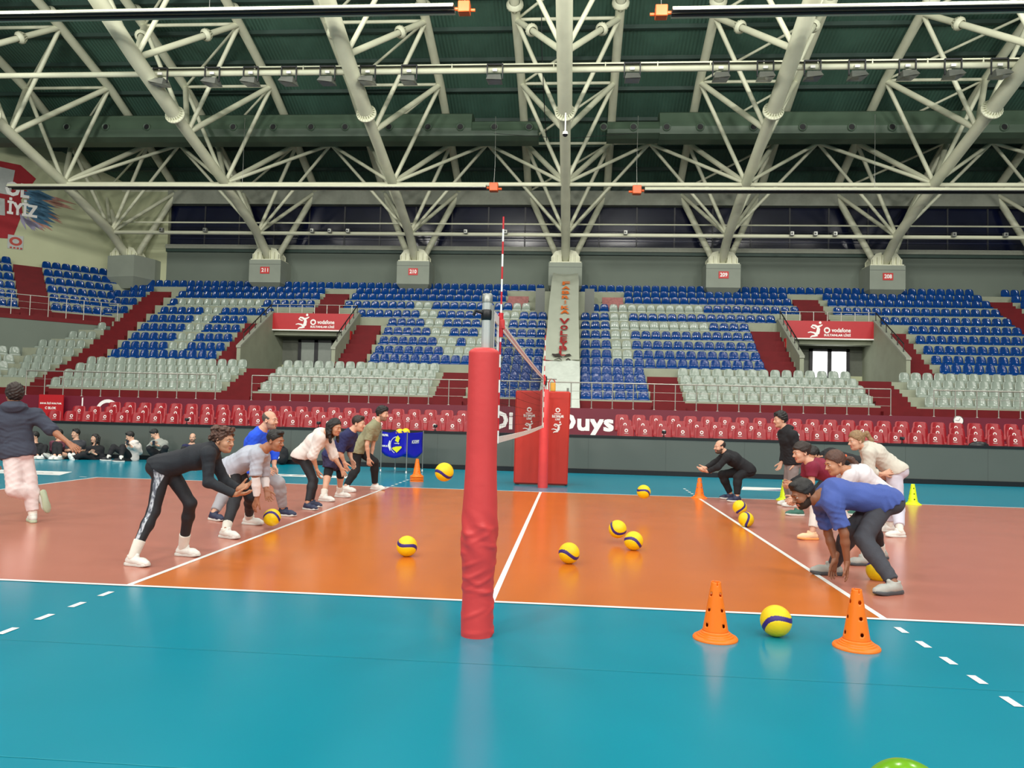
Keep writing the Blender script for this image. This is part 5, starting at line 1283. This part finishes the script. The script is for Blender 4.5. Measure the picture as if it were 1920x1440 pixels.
    # ---- shoes and socks
    for l in legs:
        k = l['key']; toe = sp.get('toe_'+k, (fx, -.05, 0)); up = sp.get('sup_'+k, (0, 0, 1)); A = l['a']
        if sp.get('flat_'+k, True): G = np.array((A[0], A[1], 0.003)) if abs(A[2]-.09) < .12 else A-np.array((0, 0, .09))
        else: G = A-unit(np.array(up, float))*.09
        build_shoe(G, toe, up, sp.get('shoe', .285)*(.92 if fem else 1.0), sp['shoes'], root, h=.0065 if h < .0125 else .009)
        if sp.get('sock'):
            F = Field(A-.16, A+.2, .007 if h < .0125 else .01); c = unit(l['k']-A); F.rc(A-np.array((0, 0, .02)), A+c*sp.get('sockh', .12), an+.011, an+.02, .02, clip_b=True); V, Q = F.mesh(); mesh_obj('sock', [(V, Q, 0)], [sp['sock']], root)
    return dict(root=root, S=S, arms=arms, legs=legs, top=top, bot=bot, W=W, R=R, g=g, ax=ax, lat=lat, th=th, kn=kn, cf=cf, an=an, bi=bi)
# ================================================================ the cast
sh_white = (fab('shoe_white', (226, 226, 220), .5), fab('sole_white', (214, 214, 208), .5), fab('lace_white', (238, 238, 234)))
sh_navy = (fab('shoe_navy', (42, 50, 78), .6), fab('sole_white', (214, 214, 208), .5), fab('lace_navy', (70, 78, 104)))
sh_grey = (fab('shoe_grey', (172, 174, 168), .6), fab('sole_dark', (72, 74, 78), .6), fab('lace_slate', (70, 78, 90)))
sh_black = (fab('shoe_black', (26, 27, 32), .6), fab('sole_white', (214, 214, 208), .5), fab('lace_black', (40, 40, 46)))
sk_white = fab('sock_white', (226, 222, 212))
black = fab('black', (20, 21, 26)); blackl = fab('black_legging', (30, 31, 37), .7)
# --- left of the net
wb_ = person(dict(label='woman in black long-sleeved top and black leggings bending forward nearest on the left', Y=1.05, fem=True, h=.0085, hd=.0045, hh=.0048,
    head=(420, 825), neck=(401, 842), chest=(373, 856), pel=(309, 873), face=(.95, -.28, -.12), hup=(-.1, 0, 1), skin='mid', hair='updo', hc='brown', hs=1.0,
    arm_n=[(391, 851), (391, 904), (441, 927), (466, 925)], arm_f=[(399, 855), (421, 901), (447, 916), (472, 909)], palm_n=(.1, .3, 1), palm_f=(0, -.7, .7), curl=.3,
    leg_n=[(303, 880), (288, 959), (250, 1026, -.27)], leg_f=[(318, 880), (357, 944), (344, 1008, .28)], toe_n=(1, -.2, 0), toe_f=(1, -.12, 0),
    top=('long_sleeve_top', fab('charcoal_knit', (32, 35, 42), .8), .012, 1.96), bot=('leggings', blackl, .004, 1.9), hem=.03, collar=.055, shoes=sh_white, sock=sk_white, sockh=.14, wr=.003))
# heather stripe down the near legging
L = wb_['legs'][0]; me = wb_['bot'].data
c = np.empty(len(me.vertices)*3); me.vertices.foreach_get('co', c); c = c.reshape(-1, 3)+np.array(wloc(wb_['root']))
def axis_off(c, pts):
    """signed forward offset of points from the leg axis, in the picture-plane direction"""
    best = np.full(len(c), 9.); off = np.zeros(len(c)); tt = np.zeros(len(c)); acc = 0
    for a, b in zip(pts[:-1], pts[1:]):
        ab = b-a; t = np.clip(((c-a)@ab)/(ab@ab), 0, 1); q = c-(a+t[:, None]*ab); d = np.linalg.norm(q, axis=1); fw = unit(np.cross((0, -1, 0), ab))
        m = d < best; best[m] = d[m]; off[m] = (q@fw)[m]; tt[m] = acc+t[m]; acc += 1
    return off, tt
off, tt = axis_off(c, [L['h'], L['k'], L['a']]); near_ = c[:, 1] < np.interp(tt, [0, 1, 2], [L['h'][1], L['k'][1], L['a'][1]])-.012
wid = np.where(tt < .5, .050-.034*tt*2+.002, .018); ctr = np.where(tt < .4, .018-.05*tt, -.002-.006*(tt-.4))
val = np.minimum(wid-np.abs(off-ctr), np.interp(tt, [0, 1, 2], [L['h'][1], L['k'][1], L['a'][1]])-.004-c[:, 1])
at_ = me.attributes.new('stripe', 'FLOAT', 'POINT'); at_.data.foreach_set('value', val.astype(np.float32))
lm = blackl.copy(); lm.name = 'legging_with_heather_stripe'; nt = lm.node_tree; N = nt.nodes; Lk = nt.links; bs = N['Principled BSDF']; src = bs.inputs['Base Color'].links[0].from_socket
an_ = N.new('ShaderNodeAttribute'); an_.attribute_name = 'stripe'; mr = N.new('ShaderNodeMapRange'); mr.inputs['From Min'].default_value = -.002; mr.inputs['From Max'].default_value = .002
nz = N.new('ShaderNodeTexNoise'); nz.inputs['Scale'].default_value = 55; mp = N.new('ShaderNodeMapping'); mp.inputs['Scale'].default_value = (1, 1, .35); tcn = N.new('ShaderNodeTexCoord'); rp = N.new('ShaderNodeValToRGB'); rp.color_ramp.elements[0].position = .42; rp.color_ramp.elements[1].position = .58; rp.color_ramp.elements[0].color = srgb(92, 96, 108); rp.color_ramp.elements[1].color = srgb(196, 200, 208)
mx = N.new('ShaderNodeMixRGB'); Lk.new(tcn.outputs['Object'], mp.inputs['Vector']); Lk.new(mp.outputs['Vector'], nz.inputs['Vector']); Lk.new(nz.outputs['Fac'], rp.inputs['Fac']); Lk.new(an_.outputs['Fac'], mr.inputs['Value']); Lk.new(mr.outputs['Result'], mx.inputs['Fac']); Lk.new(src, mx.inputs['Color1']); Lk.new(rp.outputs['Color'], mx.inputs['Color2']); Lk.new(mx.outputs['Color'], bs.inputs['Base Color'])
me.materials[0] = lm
gm_ = person(dict(label='young man in light grey shirt and black striped trousers bending over a low ball', Y=2.95, h=.0095,
    head=(516, 826), neck=(494, 844), chest=(470, 857), pel=(433, 877), face=(1, -.22, -.18), hup=(-.12, 0, 1), skin='tan', hair='fade', hc='black', hs=1.02,
    arm_n=[(482, 852), (479, 893), (482, 934), (474, 956)], arm_f=[(494, 858), (496, 892), (499, 917), (503, 931)], palm_n=(.4, .6, 0), palm_f=(.4, -.6, 0),
    leg_n=[(434, 884), (443, 928), (424, 976, -.5)], leg_f=[(448, 884), (470, 932), (467, 962, .55)], toe_n=(1, -.35, 0), toe_f=(1, -.1, 0),
    asleeve=fab('white_sleeve', (226, 222, 222)), top=('grey_shirt', fab('light_grey_cotton', (172, 176, 188), .9), .022, 1.0), bot=('trousers', blackl, .012, 1.88), hem=.08, shoes=sh_white, sock=sk_white, sockh=.1, wr=.004))
for c_ in (-.016, .012):     # white side stripes on the near trouser leg
    l = gm_['legs'][0]; P_ = []
    for a_, b_, r0, r1 in ((l['h'], l['k'], gm_['th'], gm_['kn']), (l['k'], l['k']*.66+l['a']*.34, gm_['kn'], gm_['cf']), (l['k']*.66+l['a']*.34, l['k']*.12+l['a']*.88, gm_['cf'], gm_['an'])):
        fw = unit(np.cross((0, -1, 0), b_-a_))
        for t in np.linspace(.1 if r0 == gm_['th'] else 0, 1, 6): P_.append(a_+(b_-a_)*t+np.array((0, -1, 0))*(r0+(r1-r0)*t+gm_['bi']*1.08+.001)+fw*c_)
    MB().tube(P_, .005, 6).build('side_stripe', sk_white, gm_['bot'])
person(dict(label='balding man in bright blue shirt and grey joggers behind the grey-shirted man', Y=4.1, h=.0105,
    head=(506, 788), neck=(491, 806), chest=(480, 830), pel=(468, 874), face=(1, -.2, 0), skin='light', hair='bald', hc='grey', hs=1.02, beard=True, bk=.78,
    arm_n=[(477, 818), (471, 853), (492, 878), (505, 884)], arm_f=[(498, 818), (515, 850), (514, 874), (517, 890)], palm_n=(0, .6, -.5), palm_f=(-.3, -.8, 0),
    leg_n=[(462, 880), (424, 922), (401, 960, -.35)], leg_f=[(480, 880), (523, 905), (531, 952, .28)], toe_n=(.8, -.4, 0), toe_f=(1, -.15, 0),
    top=('blue_shirt', fab('cobalt_blue', (28, 84, 226), .8), .02, 1.55), bot=('joggers', fab('heather_grey_jersey', (160, 160, 166)), .022, 1.9), shoes=sh_navy, hem=.09))
person(dict(label='woman with long dark hair in white hoodie and black leggings crouching', Y=5.35, fem=True, h=.011,
    head=(628, 801), neck=(606, 812), chest=(592, 828), pel=(567, 853), face=(.9, -.42, -.2), hup=(-.1, 0, 1), skin='mid', hair='long', hc='black', hs=1.05, hood=True,
    arm_n=[(600, 820), (586, 855), (594, 880), (597, 892)], arm_f=[(614, 822), (626, 856), (640, 878), (646, 891)], palm_n=(.6, .6, 0), palm_f=(-.3, -.5, .7), curl=.4,
    leg_n=[(566, 858), (586, 899), (577, 938, -.22)], leg_f=[(571, 858), (589, 901), (584, 936, .12)], toe_n=(.95, -.35, 0), toe_f=(1, -.2, 0),
    top=('white_hoodie', fab('white_fleece', (222, 214, 208), .9), .034, 1.12), bot=('leggings', blackl, .006, 1.93), hem=.05, shoes=sh_navy, wr=.0035))
person(dict(label='short-haired man in navy shirt and patterned shorts with knee pads', Y=6.6, h=.0115,
    head=(672, 794), neck=(660, 808), chest=(648, 824), pel=(624, 851), face=(1, -.12, -.12), skin='light', hair='fade', hc='dkbrown', hs=1.05,
    arm_n=[(648, 818), (638, 849), (645, 866), (649, 877)], arm_f=[(662, 817), (655, 848), (659, 862), (663, 872)], palm_n=(.3, .7, 0), palm_f=(-.3, -.7, 0),
    leg_n=[(621, 856), (616, 883), (607, 922, -.35)], leg_f=[(630, 856), (639, 884), (637, 916, .3)], toe_n=(1, -.2, 0), toe_f=(1, -.1, 0),
    kneepad=black, top=('navy_shirt', fab('navy_cotton', (34, 38, 84), .85), .018, .95), bot=('shorts', mat('navy_violet_camo', (44, 40, 74), .8, var=.6, scale=14), .03, .8), shoes=sh_white, sock=sk_white, sockh=.1))
for (px, py, Y) in ((616, 884, 6.49), (639, 885, 6.71)): pass
person(dict(label='dark-haired man in olive t-shirt and black trousers leaning at the far left line', Y=8.1, h=.012,
    head=(717, 776), neck=(707, 790), chest=(696, 808), pel=(671, 841), face=(1, -.2, -.1), skin='light', hair='curly', hc='black', hs=1.05, beard=True, bk=.7,
    arm_n=[(695, 802), (688, 834), (691, 859), (692, 872)], arm_f=[(707, 802), (699, 834), (696, 856), (694, 869)], palm_n=(0, .8, .2), palm_f=(0, -.8, .2), curl=.6,
    leg_n=[(668, 847), (667, 881), (648, 914, -.3)], leg_f=[(677, 847), (702, 866), (703, 905, .25)], toe_n=(1, -.1, 0), toe_f=(1, -.1, 0),
    top=('olive_t_shirt', fab('olive_cotton', (142, 142, 112), .9), .02, .75), bot=('trousers', black, .018, 1.92), shoes=sh_white, hem=.08))
person(dict(label='curly-haired runner in slate hoodie and white joggers seen from behind at left edge', Y=3.0, h=.0095, fx=1, hd=.0048,
    head=(27, 741), neck=(24, 766), chest=(26, 790), pel=(33, 842), face=(-.75, .62, .0), skin='tan', hair='curly', hc='dkbrown', hs=1.08, hood=True, hoods=1.35, lat=(.86, .5, 0), fat=1.02,
    arm_n=[(66, 778, .1), (97, 806, .12), (128, 830, .1), (146, 846, .08)], arm_f=[(-16, 784, -.12), (-40, 830, -.1), (-22, 862, .1), (-12, 872, .15)], palm_n=(-.6, .5, -.6), palm_f=(.5, 0, .5), curl=.3,
    leg_n=[(45, 848, .06), (54, 898, .04), (62, 964, .02)], leg_f=[(20, 852, -.05), (27, 918, -.12), (74, 929, .1)], toe_n=(-.62, .6, 0), toe_f=(.25, .1, -1), sup_f=(-1, .2, .1), flat_f=False,
    top=('hoodie', fab('slate_fleece', (58, 63, 78), .9), .034, 1.15), bot=('joggers', fab('white_jersey', (222, 206, 204), .85), .030, 1.9), hem=.11, shoes=(fab('shoe_pale', (210, 212, 204), .6), fab('sole_lime_grey', (176, 186, 158), .6), fab('lace_navy', (70, 78, 104))), sock=sk_white, wr=.004, wf=22))
# --- right of the net
person(dict(label='bearded man in blue t-shirt and grey trousers bending with both hands near the floor', Y=1.3, h=.0085, fx=-1, hd=.0045, hh=.0048,
    head=(1506, 926), neck=(1533, 937), chest=(1566, 926), pel=(1655, 938), face=(-.9, -.2, -.42), hup=(-.42, 0, .9), skin='dark', hair='short', hc='black', hs=1.05, beard=True, bk=.34,
    arm_n=[(1561, 944), (1583, 1000), (1588, 1052), (1590, 1088)], arm_f=[(1541, 948), (1553, 1000), (1566, 1049), (1558, 1083)], palm_n=(-.9, .3, 0), palm_f=(.5, -.8, .1), curl=.25, spread=1.8,
    leg_n=[(1659, 944), (1618, 1010), (1676, 1078, -.36)], leg_f=[(1648, 944), (1598, 990), (1563, 1066, .4)], toe_n=(-.9, -.42, 0), toe_f=(-1, .05, 0),
    top=('blue_t_shirt', fab('denim_blue_cotton', (70, 90, 160), .9), .024, .8), bot=('trousers', fab('dark_grey_cotton', (66, 68, 76), .85), .020, 1.95), hem=.05, shoes=sh_grey, shoe=.30, wr=.0045))
person(dict(label='brown-haired woman in white t-shirt with orange hair tie bending behind the blue-shirted man', Y=2.5, fem=True, h=.0105, fx=-1,
    head=(1566, 868), neck=(1587, 885), chest=(1612, 893), pel=(1656, 930), face=(-.95, -.2, -.32), hup=(-.3, 0, .95), skin='mid', hair='pony', hc='brown', hs=1.08, tie=True, tail=[at(1597, 862, 2.5), at(1604, 870, 2.5), at(1610, 882, 2.48)],
    arm_n=[(1594, 893), (1578, 930), (1556, 960), (1545, 972)], arm_f=[(1584, 893), (1572, 925), (1552, 950), (1542, 962)], palm_n=(0, .7, .4), palm_f=(0, -.7, .4),
    leg_n=[(1654, 938), (1632, 1000), (1622, 1047, -.2)], leg_f=[(1660, 938), (1640, 990), (1652, 1036, .25)], toe_n=(-1, -.1, 0), toe_f=(-1, 0, 0),
    top=('white_t_shirt', fab('white_cotton', (216, 210, 214), .9), .022, .7), bot=('leggings', blackl, .008, 1.93), hem=.1, shoes=sh_grey, sock=sk_white, sockh=.08))
person(dict(label='woman in maroon t-shirt and white joggers crouching with dark tied hair', Y=4.2, fem=True, h=.0105, fx=-1,
    head=(1503, 848), neck=(1517, 868), chest=(1538, 878), pel=(1583, 907), face=(-.96, -.2, -.2), hup=(-.1, 0, 1), skin='light', hair='bun', hc='dkbrown', hs=1.1,
    arm_n=[(1522, 876), (1522, 905), (1497, 934), (1484, 945)], arm_f=[(1514, 876), (1508, 905), (1490, 930), (1478, 940)], palm_n=(0, .7, .4), palm_f=(0, -.7, .5), curl=.6,
    leg_n=[(1578, 915), (1534, 938), (1523, 990, -.22)], leg_f=[(1588, 915), (1565, 950), (1602, 984, .25)], toe_n=(-1, -.12, 0), toe_f=(-1, 0, 0),
    top=('maroon_t_shirt', fab('maroon_cotton', (124, 28, 54), .85), .020, .62), bot=('joggers', fab('off_white_jersey', (222, 216, 210)), .022, 1.86), shoes=(fab('shoe_peach', (240, 200, 160), .6), fab('sole_orange', (236, 160, 90), .6), fab('lace_orange', (250, 140, 70)))))
person(dict(label='person in black hoodie bending behind the maroon-shirted woman', Y=6.6, h=.012, fx=-1,
    head=(1524, 853), neck=(1540, 859), chest=(1558, 857), pel=(1612, 872), face=(-.9, -.1, -.45), hup=(-.4, 0, .9), skin='mid', hair='short', hc='black', hs=1.05, hood=True,
    arm_n=[(1542, 866), (1512, 893), (1487, 908), (1473, 913)], arm_f=[(1536, 866), (1508, 893), (1484, 905), (1471, 909)], palm_n=(0, .8, .3), palm_f=(0, -.8, .3), curl=.7,
    leg_n=[(1608, 878), (1545, 905), (1498, 946, -.1)], leg_f=[(1616, 878), (1600, 915), (1612, 944, .2)], toe_n=(-1, 0, 0), toe_f=(-1, 0, 0),
    top=('black_hoodie', black, .028, 1.95), bot=('trousers', blackl, .016, 1.9), shoes=(fab('shoe_green', (54, 110, 96), .6), fab('sole_white', (214, 214, 208), .5), fab('lace_violet', (110, 70, 180))), hem=.06))
person(dict(label='blond pony-tailed woman in cream hoodie and pale joggers hands on thighs', Y=4.9, fem=True, h=.0105, fx=-1,
    head=(1606, 826), neck=(1621, 838), chest=(1640, 850), pel=(1678, 880), face=(-.96, -.15, -.2), hup=(-.1, 0, 1), skin='light', hair='pony', hc='blond', hs=1.08, hood=True, tail=[at(1625, 812, 4.9), at(1634, 826, 4.88), at(1632, 843, 4.86), at(1629, 856, 4.86)],
    arm_n=[(1630, 850), (1630, 885), (1655, 889, -.16), (1667, 885, -.16)], arm_f=[(1626, 850), (1626, 882), (1645, 892, .1), (1656, 894, .1)], palm_n=(0, .8, -.2), palm_f=(0, -.8, -.2),
    leg_n=[(1676, 886), (1682, 940), (1687, 990, -.4)], leg_f=[(1682, 886), (1668, 938), (1668, 984, .1)], toe_n=(-1, -.1, 0), toe_f=(-1, 0, 0),
    top=('cream_hoodie', fab('cream_fleece', (200, 196, 184), .9), .032, 1.6), bot=('joggers', fab('pale_lilac_jersey', (204, 204, 218), .85), .030, 1.86), hem=.03, shoes=sh_white, sock=sk_white, wr=.0035))
person(dict(label='dark-haired man in black hoodie and grey trousers standing upright at the right line', Y=7.9, h=.012, fx=-1,
    head=(1463, 787), neck=(1471, 804), chest=(1477, 824), pel=(1485, 862), face=(-.97, -.25, -.08), skin='light', hair='curly', hc='black', hs=1.08, hood=True,
    arm_n=[(1487, 816), (1497, 846), (1490, 869), (1487, 884)], arm_f=[(1467, 814), (1471, 844), (1466, 866), (1461, 878)], palm_n=(-.8, .5, .2), palm_f=(-.8, -.5, .3), curl=.3,
    leg_n=[(1488, 868), (1486, 905), (1488, 938, -.1)], leg_f=[(1482, 868), (1478, 905), (1480, 935, .15)], toe_n=(-1, -.1, 0), toe_f=(-1, 0, 0),
    top=('black_hoodie', black, .028, 1.95), bot=('trousers', fab('warm_grey_cotton', (134, 124, 122)), .024, 1.92), shoes=sh_white, hem=.08))
person(dict(label='balding bearded man all in black squatting with hands out at the far orange cone', Y=8.55, h=.012, fx=-1,
    head=(1350, 838), neck=(1361, 850), chest=(1374, 860), pel=(1400, 879), face=(-.95, -.32, -.05), skin='light', hair='bald', hc='dkbrown', hs=1.02, beard=True, bk=.42,
    arm_n=[(1363, 858), (1346, 876), (1327, 884), (1312, 882)], arm_f=[(1357, 856), (1338, 869), (1324, 877), (1310, 879)], palm_n=(0, .4, .8), palm_f=(0, -.4, .8), curl=.35,
    leg_n=[(1400, 884), (1383, 895, -.16), (1382, 935, -.2)], leg_f=[(1396, 884), (1354, 890, .18), (1370, 930, .22)], toe_n=(-.95, -.35, 0), toe_f=(-1, -.1, 0),
    collar=.04, top=('black_sweater', black, .018, 1.95), bot=('trousers', black, .018, 1.9), shoes=sh_navy, hem=.06))
# --- sitting along the grey wall
def seated(**k): 
    k.setdefault('h', .0145); k.setdefault('hh', .0075); k.setdefault('hd', .0065); k['group'] = 'people resting along the grey wall'; return person(k)
seated(label='person in black half hidden behind the runner, sitting by the wall', Y=13.95, fx=-1, head=(65, 818), neck=(66, 832), chest=(67, 842), pel=(71, 858), face=(-.5, -.85, 0), skin='light', hair='short', hc='black', lat=(-.3, -.95, 0),
    arm_n=[(59, 836), (61, 849), (69, 852), (75, 853)], arm_f=[(75, 836), (81, 847), (77, 853), (73, 854)], leg_n=[(71, 858), (77, 838, -.45), (69, 860, -.6)], leg_f=[(74, 858), (84, 838, -.35), (81, 860, -.55)], toe_n=(-.3, -1, 0), toe_f=(-.1, -1, 0), palm_n=(0, .5, .5), palm_f=(0, .5, .5),
    top=('black_jacket', black, .02, 1.9), bot=('trousers', black, .016, 1.9), shoes=sh_white)
seated(label='person in maroon checked jacket with raised black knees behind an outstretched arm', Y=14.0, fx=-1, head=(110, 814), neck=(110, 828), chest=(110, 838), pel=(111, 857), face=(-.3, -.95, 0), skin='light', hair='short', hc='black', lat=(-.95, -.2, 0),
    arm_n=[(99, 831), (97, 844), (104, 848), (109, 848)], arm_f=[(120, 831), (122, 844), (116, 849), (111, 849)], leg_n=[(107, 857), (104, 833, -.4), (102, 859, -.62)], leg_f=[(115, 857), (111, 835, -.4), (112, 859, -.6)], toe_n=(0, -1, 0), toe_f=(0, -1, 0), palm_n=(0, .5, .5), palm_f=(0, .5, .5),
    top=('checked_jacket', mat('maroon_check', (92, 44, 60), .85, var=.5, scale=25), .02, 1.9), bot=('trousers', black, .016, 1.9), shoes=sh_white)
seated(label='man in charcoal t-shirt sitting cross-armed with bare legs stretched out', Y=13.95, fx=-1, head=(142, 813), neck=(143, 826), chest=(144, 836), pel=(142, 857), face=(-.35, -.93, .05), skin='light', hair='short', hc='black', lat=(-.6, -.8, 0),
    arm_n=[(131, 831), (124, 845), (140, 843, -.3), (146, 841, -.3)], arm_f=[(155, 831), (158, 845), (146, 846, -.25), (139, 845, -.28)], leg_n=[(138, 858), (118, 852, -.35), (92, 858, -.5)], leg_f=[(143, 858), (120, 857, -.25), (96, 861, -.35)], toe_n=(-.7, -.3, .6), toe_f=(-.7, -.3, .6), sup_n=(.5, -.2, .8), sup_f=(.5, -.2, .8), palm_n=(0, .5, .5), palm_f=(0, .5, .5),
    top=('charcoal_t_shirt', fab('charcoal', (58, 60, 66)), .02, .75), bot=('shorts', black, .024, .75), shoes=sh_grey, sock=sk_white)
seated(label='woman with long black hair in black jacket with white shoulder stripe sitting', Y=13.95, fem=True, fx=-1, head=(178, 822), neck=(179, 836), chest=(181, 845), pel=(184, 858), face=(-.35, -.93, .1), skin='light', hair='long', hc='black', lat=(-.7, -.7, 0),
    arm_n=[(168, 841), (162, 852), (168, 848, -.3), (172, 846, -.32)], arm_f=[(190, 841), (191, 853), (178, 851, -.28), (171, 848, -.3)], leg_n=[(178, 859), (155, 853, -.3), (133, 859, -.45)], leg_f=[(182, 860), (160, 859, -.15), (140, 862, -.3)], toe_n=(-.3, -.3, 1), toe_f=(-.3, -.3, 1), sup_n=(1, -.3, .2), sup_f=(1, -.3, .2), palm_n=(0, .5, .5), palm_f=(0, .5, .5),
    patch=fab('white_stripe', (214, 216, 214)), top=('black_jacket', black, .022, 1.95), bot=('trousers', black, .018, 1.9), shoes=sh_white)
seated(label='man in white hoodie sitting with raised knees holding a phone to his face', Y=13.9, fx=-1, head=(244, 818), neck=(248, 831), chest=(249, 840), pel=(247, 859), face=(-.75, -.6, -.35), skin='light', hair='short', hc='black', lat=(-.5, -.85, 0), hood=True,
    arm_n=[(242, 835), (236, 846), (238, 834, -.35), (239, 829, -.35)], arm_f=[(258, 836), (262, 848), (245, 836, -.3), (240, 831, -.34)], leg_n=[(243, 860), (230, 838, -.4), (227, 861, -.6)], leg_f=[(247, 860), (213, 838, -.15), (203, 860, -.35)], toe_n=(-.9, -.5, 0), toe_f=(-.95, -.3, 0), palm_n=(.6, .5, .2), palm_f=(-.4, -.5, .2),
    top=('white_hoodie', fab('white_fleece', (222, 214, 208), .9), .03, 1.9), bot=('trousers', black, .016, 1.85), shoes=sh_black, sock=sk_white)
seated(label='man in grey sweater squatting by the wall looking down at a phone', Y=13.85, fx=-1, head=(290, 813), neck=(296, 825), chest=(299, 835), pel=(302, 853), face=(-.65, -.5, -.6), hup=(-.3, -.2, 1), skin='light', hair='fade', hc='black', lat=(-.6, -.8, 0),
    arm_n=[(288, 831), (280, 838), (286, 833, -.35), (289, 831, -.38)], arm_f=[(309, 831), (311, 843), (294, 835, -.3), (288, 833, -.35)], leg_n=[(298, 854), (280, 841, -.35), (291, 859, -.2)], leg_f=[(304, 854), (310, 840, -.4), (304, 860, -.25)], toe_n=(-.7, -.7, 0), toe_f=(-.1, -1, 0), palm_n=(.2, .3, .8), palm_f=(-.2, .3, .8),
    top=('grey_sweater', fab('sage_grey_knit', (150, 154, 148), .9), .024, 1.9), bot=('trousers', black, .018, 1.85), shoes=sh_black)
seated(label='bald man in navy shirt sitting against the wall behind the curly-haired woman', Y=14.0, fx=-1, head=(361, 821), neck=(360, 834), chest=(358, 842), pel=(355, 859), face=(.3, -.95, .05), skin='light', hair='bald', hc='grey', lat=(-.95, -.2, 0), beard=True,
    arm_n=[(347, 838), (343, 849), (350, 854), (355, 854)], arm_f=[(373, 837), (377, 848), (368, 853), (362, 854)], leg_n=[(350, 860), (345, 842, -.4), (343, 862, -.6)], leg_f=[(360, 860), (366, 842, -.4), (367, 862, -.6)], toe_n=(0, -1, 0), toe_f=(0, -1, 0), palm_n=(0, .5, .5), palm_f=(0, .5, .5),
    top=('navy_shirt', fab('deep_navy', (28, 32, 72)), .022, 1.6), bot=('trousers', black, .016, 1.9), shoes=sh_black)
# phones and a bag
for (px, py, Y, lab) in ((239, 830, 13.5, 'dark phone held to the face of the man in white hoodie'), (288, 831, 13.42, 'dark phone in the hands of the squatting man in grey')):
    c = at(px, py, Y); d = MB(); d.bevbox((c[0]-.035, c[1]-.006, c[2]-.05), (c[0]+.035, c[1]+.006, c[2]+.07), .005); o = d.thing('phone', m_black, lab, 'phone'); MB().box((c[0]-.03, c[1]-.0075, c[2]-.04), (c[0]+.03, c[1]-.006, c[2]+.06)).build('screen', mat('phone_screen', (40, 44, 56), .15), o)
c = at(529, 856, 14.15); F = Field(c-np.array((.3, .25, .5)), c+np.array((.3, .25, .4)), .014)
F.ell((c[0], 14.16, .24), (.17, .14, .25), np.eye(3), .03); F.ell((c[0], 14.05, .16), (.13, .09, .13), np.eye(3), .03); F.plane((0, 0, .003), (0, 0, -1)); F.ripple(.004, 22)
V, Q = F.mesh(); bk = empty('backpack', (c[0], 14.15, 0), 'round black backpack leaning on the grey wall between two players', 'bag'); mesh_obj('bag_body', [(V, Q, 0)], [black], bk)
d = MB(); ring(d, (c[0]-.03, 13.955, .2), EX, EZ, .0, .035, n=14); d.build('badge', m_logo, bk); d = MB(); d.tube([(c[0]-.06, 14.12, .47), (c[0], 14.08, .54), (c[0]+.06, 14.12, .47)], .014, 8); d.build('handle', m_black, bk)
